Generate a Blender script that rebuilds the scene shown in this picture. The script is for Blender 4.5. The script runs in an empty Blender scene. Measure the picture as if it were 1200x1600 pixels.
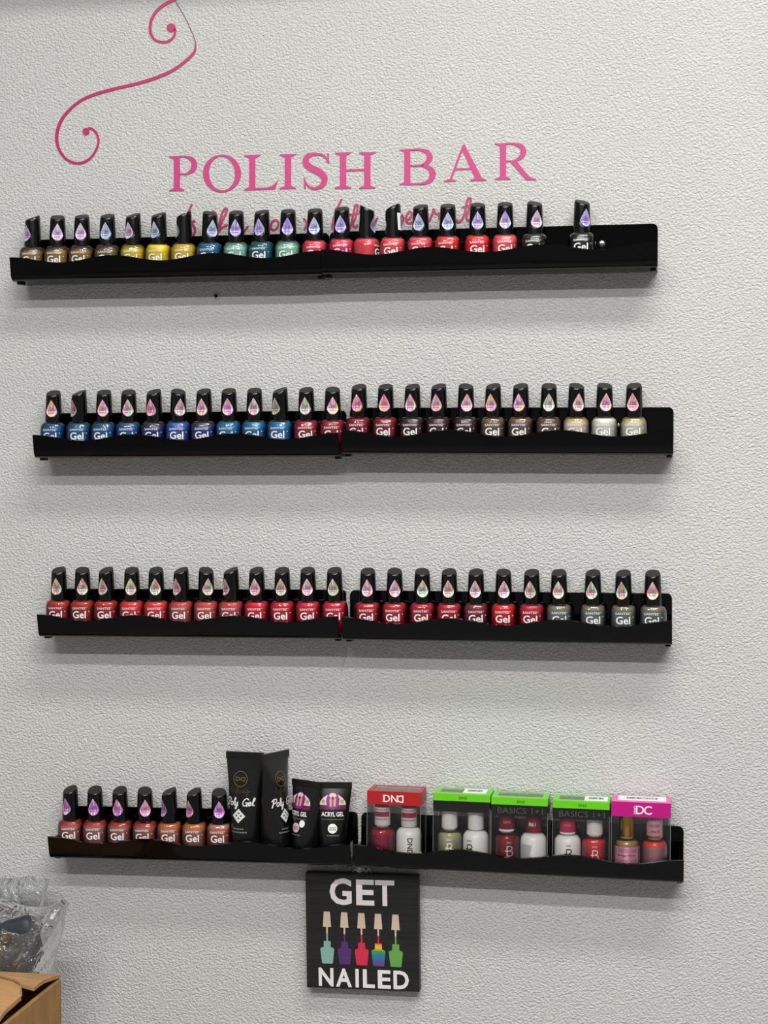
import bpy, bmesh, math, random
from mathutils import Vector, Matrix, noise

random.seed(7)
SC = bpy.context.scene
COL = SC.collection
R = math.radians

# ------------------------------------------------------------------ camera
EYE = 1.50            # camera height above the floor (m)
DIST = 1.88           # camera distance from the wall (m)
FPX = 2500.0          # focal length in pixels of the 1200x1600 frame
FOOT = (1045.0, 755.0)  # where the wall normal through the camera meets the picture
PITCH = math.atan((800 - FOOT[1]) / FPX)
YAW = math.atan((FOOT[0] - 600) / FPX * math.cos(PITCH))
cam_d = bpy.data.cameras.new('camera')
cam_d.sensor_fit = 'HORIZONTAL'
cam_d.sensor_width = 36.0
cam_d.lens = FPX / 1200 * 36.0
cam_d.clip_start = 0.05
cam = bpy.data.objects.new('camera', cam_d)
cam.location = (0, -DIST, EYE)
cam.rotation_euler = (math.pi / 2 - PITCH, 0, YAW)
COL.objects.link(cam)
SC.camera = cam

_r = (math.cos(YAW), math.sin(YAW), 0)
_f = (-math.sin(YAW) * math.cos(PITCH), math.cos(YAW) * math.cos(PITCH), -math.sin(PITCH))
_u = (-math.sin(YAW) * math.sin(PITCH), math.cos(YAW) * math.sin(PITCH), math.cos(PITCH))


def at(px, py, d=0.0):
    """Point at distance d in front of the wall that the photograph shows at pixel (px, py)."""
    a, b = (px - 600) / FPX, (800 - py) / FPX
    v = [_f[i] + a * _r[i] + b * _u[i] for i in range(3)]
    t = (DIST - d) / v[1]
    return Vector((t * v[0], -d, EYE + t * v[2]))


# ------------------------------------------------------------------ world, lights, exposure
W = bpy.data.worlds.new('world')
SC.world = W
W.use_nodes = True
W.node_tree.nodes['Background'].inputs[0].default_value = (0.8, 0.85, 0.9, 1)
W.node_tree.nodes['Background'].inputs[1].default_value = 0.05
SC.view_settings.view_transform = 'Standard'
SC.view_settings.look = 'None'
SC.view_settings.gamma = 1.0
SC.view_settings.exposure = -0.09
SC.view_settings.use_curve_mapping = False


def area(name, loc, sx, sy, power, color=(1, 0.99, 0.975)):
    l = bpy.data.lights.new(name, 'AREA')
    l.shape = 'RECTANGLE'
    l.size, l.size_y = sx, sy
    l.energy = power
    l.color = color
    o = bpy.data.objects.new(name, l)
    o.location = loc
    COL.objects.link(o)
    return o


# ceiling lights: two rows of short battens parallel to the wall, one panel near it
LIGHTS = []
for k_ in range(4):
    LIGHTS.append(('ceiling_tube_light', (-1.08 + 0.62 * k_, -2.75, 2.90), 0.50, 0.07, 17.5))
    LIGHTS.append(('ceiling_tube_light', (-0.88 + 0.62 * k_, -1.93, 2.95), 0.50, 0.07, 12))
LIGHTS.append(('ceiling_panel_light', (0.25, -0.95, 2.97), 1.2, 0.25, 26))
for n_, loc_, sx_, sy_, p_ in LIGHTS:
    area(n_, loc_, sx_, sy_, p_)


# ------------------------------------------------------------------ materials
def lin(c):
    out = []
    for v in c:
        v = v / 255.0
        out.append(v / 12.92 if v <= 0.04045 else ((v + 0.055) / 1.055) ** 2.4)
    return tuple(out)


def c4(c):
    return (*lin(c), 1.0)


MATS = {}


def mat(name, rgb=(128, 128, 128), rough=0.5, metal=0.0, spec=0.5, coat=0.0):
    if name in MATS:
        return MATS[name]
    m = bpy.data.materials.new(name)
    m.use_nodes = True
    b = m.node_tree.nodes['Principled BSDF']
    b.inputs['Base Color'].default_value = c4(rgb)
    b.inputs['Roughness'].default_value = rough
    b.inputs['Metallic'].default_value = metal
    b.inputs['Specular IOR Level'].default_value = spec
    b.inputs['Coat Weight'].default_value = coat
    MATS[name] = m
    return m


def nd(m, t, **kw):
    n = m.node_tree.nodes.new(t)
    for k, v in kw.items():
        setattr(n, k, v)
    return n


def lk(m, a, b):
    m.node_tree.links.new(a, b)


def bsdf(m):
    return m.node_tree.nodes['Principled BSDF']


def noise_node(m, scale, detail=4, rough=0.5, vec=None, dist=0.0):
    n = nd(m, 'ShaderNodeTexNoise')
    n.inputs['Scale'].default_value = scale
    n.inputs['Detail'].default_value = detail
    n.inputs['Roughness'].default_value = rough
    n.inputs['Distortion'].default_value = dist
    if vec is not None:
        lk(m, vec, n.inputs['Vector'])
    return n


# textured plaster wall ("orange peel")
def wall_material(name, rgb, strength=0.8):
    m = mat(name, rgb, 0.55, 0, 0.35)
    tc = nd(m, 'ShaderNodeTexCoord')
    mp = nd(m, 'ShaderNodeMapping')
    mp.inputs['Rotation'].default_value = (0, R(24), 0)
    mp.inputs['Scale'].default_value = (0.9, 1, 1.15)
    lk(m, tc.outputs['Object'], mp.inputs['Vector'])
    n1 = noise_node(m, 330, 3, 0.55, mp.outputs['Vector'], 0.25)
    n2 = noise_node(m, 700, 2, 0.5, mp.outputs['Vector'])
    n3 = noise_node(m, 6, 2, 0.5, tc.outputs['Object'])
    rp = nd(m, 'ShaderNodeValToRGB')
    rp.color_ramp.elements[0].position = 0.33
    rp.color_ramp.elements[1].position = 0.68
    lk(m, n1.outputs['Fac'], rp.inputs['Fac'])
    mx = nd(m, 'ShaderNodeMath', operation='MULTIPLY_ADD')
    lk(m, n2.outputs['Fac'], mx.inputs[0])
    mx.inputs[1].default_value = 0.32
    lk(m, rp.outputs['Color'], mx.inputs[2])
    bp = nd(m, 'ShaderNodeBump')
    bp.inputs['Strength'].default_value = strength
    bp.inputs['Distance'].default_value = 0.0017
    lk(m, mx.outputs[0], bp.inputs['Height'])
    lk(m, bp.outputs['Normal'], bsdf(m).inputs['Normal'])
    cr = nd(m, 'ShaderNodeMix', data_type='RGBA')
    cr.inputs['A'].default_value = c4([v - 4 for v in rgb])
    cr.inputs['B'].default_value = c4([v + 4 for v in rgb])
    lk(m, n3.outputs['Fac'], cr.inputs['Factor'])
    lk(m, cr.outputs['Result'], bsdf(m).inputs['Base Color'])
    return m


M_WALL = wall_material('textured_wall_paint', (211, 211, 208))
M_ROOM = mat('room_paint', (158, 159, 161), 0.7)
M_CEIL = mat('ceiling_paint', (215, 215, 213), 0.8)
M_FLOOR = mat('floor_tile', (136, 134, 132), 0.45)
M_ACRYL = mat('black_acrylic', (3, 3, 4), 0.07, 0, 0.27)
M_SCREW = mat('screw_steel', (190, 190, 188), 0.25, 0.95)
M_CAP = mat('black_cap_plastic', (6, 6, 7), 0.17, 0, 0.42)
M_WHITEINK = mat('white_ink', (238, 238, 236), 0.5)
M_BLACKINK = mat('black_ink', (22, 22, 24), 0.5)
M_GREYINK = mat('grey_ink', (120, 120, 120), 0.5)
M_DKINK = mat('dark_grey_ink', (74, 74, 74), 0.4)
M_VINYL = mat('pink_vinyl', (198, 58, 122), 0.4)
M_VINYL2 = mat('rose_vinyl', (178, 62, 98), 0.4)
M_VINYL3 = mat('crimson_vinyl', (184, 42, 98), 0.35)
M_PEEL = mat('peeled_vinyl_edge', (120, 92, 100), 0.5)


def film_material(name, tint=(1, 1, 1), rough=0.03, ior=1.45, haze=0.0, bump=0.0, mult=1.0):
    """Thin clear plastic or glass wall: see-through, with a Fresnel reflection."""
    m = bpy.data.materials.new(name)
    m.use_nodes = True
    nt = m.node_tree
    nt.nodes.remove(bsdf(m))
    out = nt.nodes['Material Output']
    tr = nd(m, 'ShaderNodeBsdfTransparent')
    tr.inputs[0].default_value = (*tint, 1)
    gl = nd(m, 'ShaderNodeBsdfGlossy')
    gl.inputs['Roughness'].default_value = rough
    fr = nd(m, 'ShaderNodeFresnel')
    fr.inputs['IOR'].default_value = ior
    mu = nd(m, 'ShaderNodeMath', operation='MULTIPLY')
    mu.inputs[1].default_value = mult
    mu.use_clamp = True
    lk(m, fr.outputs[0], mu.inputs[0])
    mx = nd(m, 'ShaderNodeMixShader')
    lk(m, mu.outputs[0], mx.inputs[0])
    base = tr.outputs[0]
    if haze:
        df = nd(m, 'ShaderNodeBsdfDiffuse')
        df.inputs[0].default_value = (0.8, 0.8, 0.8, 1)
        hz = nd(m, 'ShaderNodeMixShader')
        hz.inputs[0].default_value = haze
        lk(m, tr.outputs[0], hz.inputs[1])
        lk(m, df.outputs[0], hz.inputs[2])
        base = hz.outputs[0]
    lk(m, base, mx.inputs[1])
    lk(m, gl.outputs[0], mx.inputs[2])
    if bump:
        tc = nd(m, 'ShaderNodeTexCoord')
        n = noise_node(m, 55, 3, 0.6, tc.outputs['Object'], 1.2)
        bp = nd(m, 'ShaderNodeBump')
        bp.inputs['Strength'].default_value = bump
        bp.inputs['Distance'].default_value = 0.006
        lk(m, n.outputs['Fac'], bp.inputs['Height'])
        lk(m, bp.outputs['Normal'], gl.inputs['Normal'])
        lk(m, bp.outputs['Normal'], fr.inputs['Normal'])
    lk(m, mx.outputs[0], out.inputs['Surface'])
    MATS[name] = m
    return m


M_GLASS = film_material('bottle_glass', (0.985, 0.985, 0.985), 0.045, 1.5, mult=1.6)
M_FILM = film_material('clear_box_plastic', (0.998, 0.998, 0.998), 0.05, 1.42, mult=0.75, haze=0.006)
M_SHEEN = film_material('sheen_plastic', (0.96, 0.96, 0.96), 0.12, 1.5, haze=0.12)  # haze stands in for light reflected off the clear windows and edges
M_BAG = film_material('clear_bag_film', (0.93, 0.94, 0.95), 0.10, 1.5, haze=0.045, bump=0.9, mult=1.5)


def polish_material():
    """Lacquer: main colour from the object's colour, settled layer on top from its 'top' property."""
    m = mat('nail_lacquer', (200, 30, 50), 0.5, 0, 0.25)
    oi = nd(m, 'ShaderNodeObjectInfo')
    atr = nd(m, 'ShaderNodeAttribute', attribute_type='OBJECT', attribute_name='top')
    tc = nd(m, 'ShaderNodeTexCoord')
    sp = nd(m, 'ShaderNodeSeparateXYZ')
    lk(m, tc.outputs['Object'], sp.inputs[0])
    n = noise_node(m, 160, 2, 0.5, tc.outputs['Object'])
    ad = nd(m, 'ShaderNodeMath', operation='MULTIPLY_ADD')
    lk(m, n.outputs['Fac'], ad.inputs[0])
    ad.inputs[1].default_value = 0.004
    lk(m, sp.outputs['Z'], ad.inputs[2])
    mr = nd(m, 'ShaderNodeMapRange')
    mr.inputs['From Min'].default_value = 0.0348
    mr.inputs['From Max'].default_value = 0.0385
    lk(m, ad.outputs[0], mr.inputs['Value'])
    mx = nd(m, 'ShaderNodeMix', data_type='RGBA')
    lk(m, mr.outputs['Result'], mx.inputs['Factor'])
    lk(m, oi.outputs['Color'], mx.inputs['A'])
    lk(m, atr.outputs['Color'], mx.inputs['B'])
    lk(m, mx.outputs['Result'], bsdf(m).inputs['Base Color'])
    return m


M_POLISH = polish_material()


def foil_material():
    """Holographic foil: diffraction sheen painted as bands between two hues kept on each object."""
    m = mat('holographic_foil', (200, 200, 200), 0.45, 0.15, 0.5)
    oi = nd(m, 'ShaderNodeObjectInfo')
    atr = nd(m, 'ShaderNodeAttribute', attribute_type='OBJECT', attribute_name='hue_b')
    tc = nd(m, 'ShaderNodeTexCoord')
    mp = nd(m, 'ShaderNodeMapping')
    mp.inputs['Scale'].default_value = (330, 1, 105)
    cb = nd(m, 'ShaderNodeCombineXYZ')
    rnd = nd(m, 'ShaderNodeMath', operation='MULTIPLY')
    rnd.inputs[1].default_value = 40.0
    lk(m, oi.outputs['Random'], rnd.inputs[0])
    lk(m, rnd.outputs[0], cb.inputs['X'])
    lk(m, rnd.outputs[0], cb.inputs['Z'])
    lk(m, tc.outputs['Object'], mp.inputs['Vector'])
    lk(m, cb.outputs[0], mp.inputs['Location'])
    n = noise_node(m, 1.0, 1.5, 0.5, mp.outputs['Vector'], 0.3)
    rp = nd(m, 'ShaderNodeValToRGB')
    rp.color_ramp.elements[0].position = 0.38
    rp.color_ramp.elements[1].position = 0.60
    lk(m, n.outputs['Fac'], rp.inputs['Fac'])
    mx = nd(m, 'ShaderNodeMix', data_type='RGBA')
    lk(m, rp.outputs['Color'], mx.inputs['Factor'])
    lk(m, oi.outputs['Color'], mx.inputs['A'])
    lk(m, atr.outputs['Color'], mx.inputs['B'])
    mp2 = nd(m, 'ShaderNodeMapping')
    mp2.inputs['Scale'].default_value = (700, 1, 60)
    lk(m, tc.outputs['Object'], mp2.inputs['Vector'])
    lk(m, cb.outputs[0], mp2.inputs['Location'])
    n2 = noise_node(m, 1.0, 1, 0.5, mp2.outputs['Vector'])
    rp2 = nd(m, 'ShaderNodeValToRGB')
    rp2.color_ramp.elements[0].position = 0.50
    rp2.color_ramp.elements[1].position = 0.68
    lk(m, n2.outputs['Fac'], rp2.inputs['Fac'])
    mx2 = nd(m, 'ShaderNodeMix', data_type='RGBA')
    lk(m, rp2.outputs['Color'], mx2.inputs['Factor'])
    lk(m, mx.outputs['Result'], mx2.inputs['A'])
    mx2.inputs['B'].default_value = c4((236, 236, 240))
    lk(m, mx2.outputs['Result'], bsdf(m).inputs['Base Color'])
    return m


M_FOIL = foil_material()
M_FOILINK = mat('foil_print_ink', (120, 84, 140), 0.4)


# ------------------------------------------------------------------ object helpers
def link(o, parent=None):
    COL.objects.link(o)
    if parent is not None:
        o.parent = parent
    return o


def mesh_of(name, verts, faces, mats, smooth=None, mat_idx=None):
    me = bpy.data.meshes.new(name)
    me.from_pydata([tuple(v) for v in verts], [], faces)
    for m in (mats if isinstance(mats, (list, tuple)) else [mats]):
        me.materials.append(m)
    if mat_idx:
        me.polygons.foreach_set('material_index', mat_idx)
    me.validate()
    me.update()
    if smooth is not None:
        me.polygons.foreach_set('use_smooth', [True] * len(me.polygons))
        me.set_sharp_from_angle(angle=R(smooth))
    return me


class MB:
    """Collects vertices and faces of one part."""

    def __init__(self):
        self.v, self.f, self.i = [], [], []

    def add(self, verts, faces, idx=0):
        b = len(self.v)
        self.v += [Vector(p) for p in verts]
        self.f += [tuple(b + k for k in f) for f in faces]
        self.i += [idx] * len(faces)
        return self

    def box(self, x0, x1, y0, y1, z0, z1, idx=0):
        v = [(x, y, z) for z in (z0, z1) for y in (y0, y1) for x in (x0, x1)]
        return self.add(v, [(0, 2, 3, 1), (4, 5, 7, 6), (0, 1, 5, 4), (2, 6, 7, 3), (0, 4, 6, 2), (1, 3, 7, 5)], idx)

    def lathe(self, prof, n=32, ex=2.0, cap=True, idx=0, c=(0, 0)):
        """Rings of (r, z); ex > 2 makes the section a rounded square."""
        v, f = [], []
        for r, z in prof:
            for k in range(n):
                a = 2 * math.pi * k / n
                ca, sa = math.cos(a), math.sin(a)
                s = (abs(ca) ** ex + abs(sa) ** ex) ** (-1.0 / ex)
                v.append((c[0] + r * s * ca, c[1] + r * s * sa, z))
        for j in range(len(prof) - 1):
            for k in range(n):
                k2 = (k + 1) % n
                f.append((j * n + k, j * n + k2, (j + 1) * n + k2, (j + 1) * n + k))
        if cap:
            f.append(tuple(range(n - 1, -1, -1)))
            f.append(tuple(range((len(prof) - 1) * n, len(prof) * n)))
        return self.add(v, f, idx)

    def tube(self, pts, r, n=8, idx=0):
        pts = [Vector(p) for p in pts]
        v, f = [], []
        for i, p in enumerate(pts):
            d = (pts[min(i + 1, len(pts) - 1)] - pts[max(i - 1, 0)]).normalized()
            a = d.cross(Vector((0.31, 0.2, 0.93))).normalized()
            b = d.cross(a)
            for k in range(n):
                t = 2 * math.pi * k / n
                v.append(p + r * (math.cos(t) * a + math.sin(t) * b))
        for i in range(len(pts) - 1):
            for k in range(n):
                k2 = (k + 1) % n
                f.append((i * n + k, i * n + k2, (i + 1) * n + k2, (i + 1) * n + k))
        f.append(tuple(range(n - 1, -1, -1)))
        f.append(tuple(range((len(pts) - 1) * n, len(pts) * n)))
        return self.add(v, f, idx)

    def mesh(self, name, mats, smooth=None):
        return mesh_of(name, self.v, self.f, mats, smooth, self.i)

    def obj(self, name, mats, parent=None, smooth=None, bevel=0.0):
        o = link(bpy.data.objects.new(name, self.mesh(name, mats, smooth)), parent)
        if bevel:
            b = o.modifiers.new('bevel', 'BEVEL')
            b.width = bevel
            b.segments = 2
            b.limit_method = 'ANGLE'
        return o


def tag(o, label=None, cat=None, group=None, kind=None):
    if label:
        o['label'] = label
    if cat:
        o['category'] = cat
    if group:
        o['group'] = group
    if kind:
        o['kind'] = kind
    return o


def empty(name, loc, rot=(0, 0, 0)):
    o = bpy.data.objects.new(name, None)
    o.empty_display_size = 0.02
    o.location = loc
    o.rotation_euler = rot
    return link(o)


def child(name, me, parent, color=None, **props):
    o = link(bpy.data.objects.new(name, me), parent)
    if color:
        o.color = c4(color)
    for k, v in props.items():
        o[k] = v
    return o


# ---- flat shapes in 2D
def smooth_path(pts, sub=6):
    """Catmull-Rom through (x, y, width) points."""
    out = []
    n = len(pts)
    for i in range(n - 1):
        p0, p1, p2, p3 = pts[max(i - 1, 0)], pts[i], pts[i + 1], pts[min(i + 2, n - 1)]
        for s in range(sub):
            t = s / sub
            out.append(tuple(0.5 * (2 * b + (c - a) * t + (2 * a - 5 * b + 4 * c - d) * t * t + (3 * b - a - 3 * c + d) * t ** 3)
                             for a, b, c, d in zip(p0, p1, p2, p3)))
    out.append(pts[-1])
    return out


def ribbon(pts, w=None, sub=6, caps=True):
    """Polygons (lists of 2D points) of a brush stroke."""
    if w is not None:
        pts = [(p[0], p[1], w) for p in pts]
    pts = smooth_path(pts, sub) if sub > 1 else pts
    L, Rr = [], []
    for i, p in enumerate(pts):
        a, b = pts[max(i - 1, 0)], pts[min(i + 1, len(pts) - 1)]
        dx, dy = b[0] - a[0], b[1] - a[1]
        l = math.hypot(dx, dy) or 1.0
        nx, ny = -dy / l * p[2] / 2, dx / l * p[2] / 2
        L.append((p[0] + nx, p[1] + ny))
        Rr.append((p[0] - nx, p[1] - ny))
    polys = [[L[i], L[i + 1], Rr[i + 1], Rr[i]] for i in range(len(pts) - 1)]
    if caps:
        for p in (pts[0], pts[-1]):
            polys.append(disc(p[0], p[1], p[2] / 2, 10))
    return polys


def disc(x, y, r, n=24, ry=None):
    ry = r if ry is None else ry
    return [(x + r * math.cos(2 * math.pi * k / n), y + ry * math.sin(2 * math.pi * k / n)) for k in range(n)]


def ring(x, y, rx, ry, ix, iy, n=40):
    o, i = disc(x, y, rx, n, ry), disc(x, y, ix, n, iy)
    return [[o[k], o[(k + 1) % n], i[(k + 1) % n], i[k]] for k in range(n)]


def flat(polys, fn, mb=None, idx=0):
    """Print: 2D polygons mapped to 3D by fn(x, y)."""
    mb = mb or MB()
    for p in polys:
        mb.add([fn(*q) for q in p], [tuple(range(len(p)))], idx)
    return mb


def raised(polys, fn, off, mb=None):
    """Thin sticker with real edges: front face moved by off, and sides."""
    mb = mb or MB()
    off = Vector(off)
    for j, p in enumerate(polys):
        a = [Vector(fn(*q)) for q in p]
        n = len(a)
        o2 = off * (1 + 0.05 * (j % 14))     # overlapping pieces never share a plane
        mb.add(a + [q + o2 for q in a], [tuple(range(n, 2 * n))] + [(k, (k + 1) % n, n + (k + 1) % n, n + k) for k in range(n)])
    return mb


_text_cache = {}


def text_polys(body, height=None, width=None, bold=0.0, shear=0.0, mirror=False, cx=0.0, cy=0.0, spacing=1.0, align='C'):
    """Polygons of a word in the built-in font, scaled to a cap height and/or width, centred on cx, cy."""
    key = (body, bold, shear, spacing)
    if key not in _text_cache:
        cu = bpy.data.curves.new('lettering', 'FONT')
        cu.body = body
        cu.resolution_u = 3
        cu.offset = bold
        cu.shear = shear
        cu.space_character = spacing
        o = bpy.data.objects.new('lettering', cu)
        me = bpy.data.meshes.new_from_object(o)
        vs = [(v.co.x, v.co.y) for v in me.vertices]
        fs = [tuple(p.vertices) for p in me.polygons]
        bpy.data.objects.remove(o)
        bpy.data.curves.remove(cu)
        bpy.data.meshes.remove(me)
        _text_cache[key] = (vs, fs)
    vs, fs = _text_cache[key]
    x0, x1 = min(v[0] for v in vs), max(v[0] for v in vs)
    y0, y1 = min(v[1] for v in vs), max(v[1] for v in vs)
    sy = height / (y1 - y0) if height else None
    sx = width / (x1 - x0) if width else sy
    sy = sy or sx
    mx = -1 if mirror else 1
    ox = {'C': (x0 + x1) / 2, 'L': x0}[align]
    q = [(cx + mx * (v[0] - ox) * sx, cy + (v[1] - (y0 + y1) / 2) * sy) for v in vs]
    return [[q[k] for k in f] for f in fs]


def turn(polys, ang, cx=0, cy=0):
    c, s = math.cos(ang), math.sin(ang)
    return [[(cx + (x - cx) * c - (y - cy) * s, cy + (x - cx) * s + (y - cy) * c) for x, y in p] for p in polys]


# ------------------------------------------------------------------ the room
def slab(name, x0, x1, y0, y1, z0, z1, m):
    return tag(MB().box(x0, x1, y0, y1, z0, z1).obj(name, m), kind='structure')


RX0, RX1, RY, RZ = -2.6, 2.6, -5.2, 3.02
slab('wall_back', RX0 - 0.1, RX1 + 0.1, 0.0, 0.12, 0, RZ, M_WALL)
slab('wall_left', RX0 - 0.1, RX0, RY, 0.0, 0, RZ, M_ROOM)
slab('wall_right', RX1, RX1 + 0.1, RY, 0.0, 0, RZ, M_ROOM)
slab('wall_front', RX0 - 0.1, RX1 + 0.1, RY - 0.1, RY, 0, RZ, M_ROOM)
slab('floor', RX0 - 0.1, RX1 + 0.1, RY - 0.1, 0.12, -0.1, 0, M_FLOOR)
slab('ceiling', RX0 - 0.1, RX1 + 0.1, RY - 0.1, 0.12, RZ, RZ + 0.1, M_CEIL)
# unseen soffit added to shade the wall top, lower edge just above the picture
SOF_D, SOF_Z = 0.07, at(0, -5).z + 0.045
slab('shade_soffit_1', RX0, RX1, -SOF_D, 0.0, SOF_Z, RZ, M_CEIL)

# ------------------------------------------------------------------ wall lettering and flourish (vinyl)
VOFF = (0, -0.0004, 0)


def wallpt(px, py):
    return at(px, py, 0.0003)


def serif_letters():
    """Outlines of P O L I S H B A R in photograph units (y down), one list of polygons per letter."""
    SL = -0.031

    def sh(polys, xc):
        return [[(x, y + (x - xc) * SL) for x, y in p] for p in polys]

    def stem(x, w, yt, yb, tl=8, tr=8, bl=8, br=8):
        h = w / 2
        return [[(x - h, yt), (x + h, yt), (x + h, yb), (x - h, yb)],
                [(x - h - tl, yt), (x + h + tr, yt), (x + h + tr, yt + 1.4), (x + h, yt + 5), (x - h, yt + 5), (x - h - tl, yt + 1.4)],
                [(x - h - bl, yb), (x - h - bl, yb - 1.4), (x - h, yb - 5), (x + h, yb - 5), (x + h + br, yb - 1.4), (x + h + br, yb)]]

    L = []
    # P
    p = stem(276.5, 9.6, 243.8, 298.6, 7.5, 0, 7.5, 7)
    p += ribbon([(277, 245.2, 2.6), (290, 245.2, 3), (300.5, 250, 7), (303.6, 258.5, 9.2), (300.5, 267, 7), (291, 272.3, 3), (281, 271.8, 2.2)], caps=False)
    L.append(sh(p, 277))
    # O
    L.append(turn(ring(347, 271, 29.8, 29.3, 20.3, 26.6), R(-4), 347, 271))
    # L
    p = stem(394.2, 9.6, 242.2, 297.0, 8, 8, 8, 0)
    p += [[(398, 297), (398, 293.8), (416, 293.8), (425, 291.5), (431, 286.5), (434.5, 282), (430.5, 297)]]
    L.append(sh(p, 394))
    # I
    L.append(sh(stem(450, 9.8, 240.8, 295.3, 8, 8, 8, 8), 450))
    # S
    p = ribbon([(513, 254.5, 2), (507.5, 244.5, 3.2), (495, 240.6, 4.2), (481.5, 244, 8), (477.8, 253.5, 9.8), (485, 262, 10.6), (499, 269, 10.8),
                (507, 278.5, 10), (503.5, 289.5, 7.5), (491, 294.4, 4.4), (480.5, 289.5, 3.2), (475.6, 279.5, 2)], caps=False)
    p += [[(511.2, 240), (513.8, 239.4), (514.2, 255), (512.6, 255.5)], [(475.2, 278), (476.8, 277.6), (478.0, 295), (475.4, 295.4)]]
    L.append(p)
    # H
    p = stem(536, 9.8, 237.6, 294.2, 8, 8, 8, 8) + stem(574, 9.8, 238.4, 295.2, 8, 8, 8, 8)
    p += [[(539, 264.2), (571, 264.2), (571, 267.2), (539, 267.2)]]
    L.append(sh(p, 555))
    # B
    p = stem(636.5, 9.6, 233, 288.8, 7.5, 0, 7.5, 0)
    p += ribbon([(637, 234.4, 2.8), (655, 234.2, 3.2), (667.5, 238.5, 7), (671.5, 246.5, 9.2), (667.5, 254.5, 7), (657, 259.2, 3), (641, 259.2, 2.4)], caps=False)
    p += ribbon([(641, 259.4, 2.4), (659, 259.6, 3.2), (672, 264.5, 7.5), (676, 273.8, 9.8), (671, 283.5, 7), (658, 287.6, 3.2), (637, 287.6, 2.8)], caps=False)
    L.append(sh(p, 640))
    # A
    p = [[(723, 226), (726.5, 226), (704.5, 283.2), (701, 283.2)], [(721.8, 229), (725.8, 225.2), (755.5, 283.2), (744.2, 283.2), (722, 234)],
         [(710.5, 262.6), (738, 262.6), (739.2, 265.4), (709.5, 265.4)],
         [(693.5, 283.2), (693.5, 281.8), (702, 279), (706, 279), (712.5, 281.8), (712.5, 283.2)],
         [(735, 283.2), (735, 281.8), (744, 278.4), (753, 278.4), (760, 281.8), (760, 283.2)]]
    L.append(sh(p, 727))
    # R
    p = stem(786, 9.6, 223.6, 280.8, 8, 0, 8, 7)
    p += ribbon([(787, 225, 2.8), (802, 225, 3.2), (814, 229.6, 7), (817.8, 237.8, 9.2), (813.5, 246.5, 7), (803, 251.8, 3), (790, 251.6, 2.4)], caps=False)
    p += [[(796, 251.5), (806, 250.5), (826, 276), (832, 280), (838, 281.2), (838, 282.6), (822.5, 282.6)]]
    L.append(sh(p, 788))
    return L


lettering = empty('wall_lettering', at(550, 270, 0.0003))
tag(lettering, 'large pink serif vinyl letters reading POLISH BAR on the wall', 'lettering')


def rel(mb, parent):
    """Move a part's points into its parent's frame (parents here are not rotated)."""
    for v in mb.v:
        v -= parent.location
    return mb


for polys in serif_letters():
    rel(raised(polys, wallpt, VOFF), lettering).obj('letter', M_VINYL, lettering)

script = empty('script_lettering', at(520, 340, 0.0003))
tag(script, 'rose handwritten vinyl script half hidden behind the top row of bottles', 'lettering')
STROKES = [
    ([(299.5, 320), (295, 331), (291.5, 343)], 3.4),
    ([(304, 345.7), (299.2, 347.5), (303.5, 354), (305, 361), (302, 369)], 3.6),
    ([(329, 334), (333, 331), (336.5, 334), (335, 344)], 4.0),
    ([(341.5, 356), (347, 334), (352, 325.8), (354.2, 330), (346, 349), (340.8, 363), (345, 357.5), (354.5, 351.5)], 3.6),
    ([(379, 365), (382, 361.5), (387.5, 354)], 3.2),
    ([(475, 342), (478.8, 347), (478.5, 352), (475.8, 358.5)], 3.4),
    ([(533.5, 312), (527, 325.5), (521, 342), (519, 357)], 3.2),
    ([(547, 357), (550, 345), (554.5, 323), (557.4, 319.8), (559, 324), (554.8, 342), (551.8, 350), (554.5, 355.5), (558, 352)], 3.2),
    ([(547.7, 335.2), (561, 333.6)], 2.8),
    ([(590, 341), (586, 348), (583, 357)], 3.2),
    ([(627.5, 336), (630.6, 340.5), (629.2, 346.5), (626, 350)], 3.4),
    ([(635, 345), (642.2, 339), (643.2, 333), (639.4, 330.7), (635.3, 337.5), (635, 345), (638.8, 348.8), (645.8, 346.2)], 3.4),
    ([(671, 345), (675.5, 335), (677.4, 327), (681.5, 334), (686.8, 333.6), (686, 341)], 3.4),
    ([(713.5, 344), (716, 347.3), (722, 343), (726.5, 331.5), (730, 314), (733.8, 309.8), (735.6, 313.5), (732.5, 327), (728.8, 339), (731, 345), (735, 342.5)], 3.6),
    ([(722.7, 324), (739, 319.6)], 3.0),
]
for pts, w in STROKES:
    rel(raised(ribbon(pts, w, sub=5), wallpt, VOFF), script).obj('stroke', M_VINYL2, script)
oo = [(429.3 + 5.8 * math.cos(t) + 1.4 * math.sin(t), 351.5 - 7.6 * math.sin(t)) for t in [k * math.pi / 6 for k in range(13)]]
rel(raised(ribbon(oo, 3.6, sub=3), wallpt, VOFF), script).obj('stroke', M_VINYL2, script)

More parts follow.
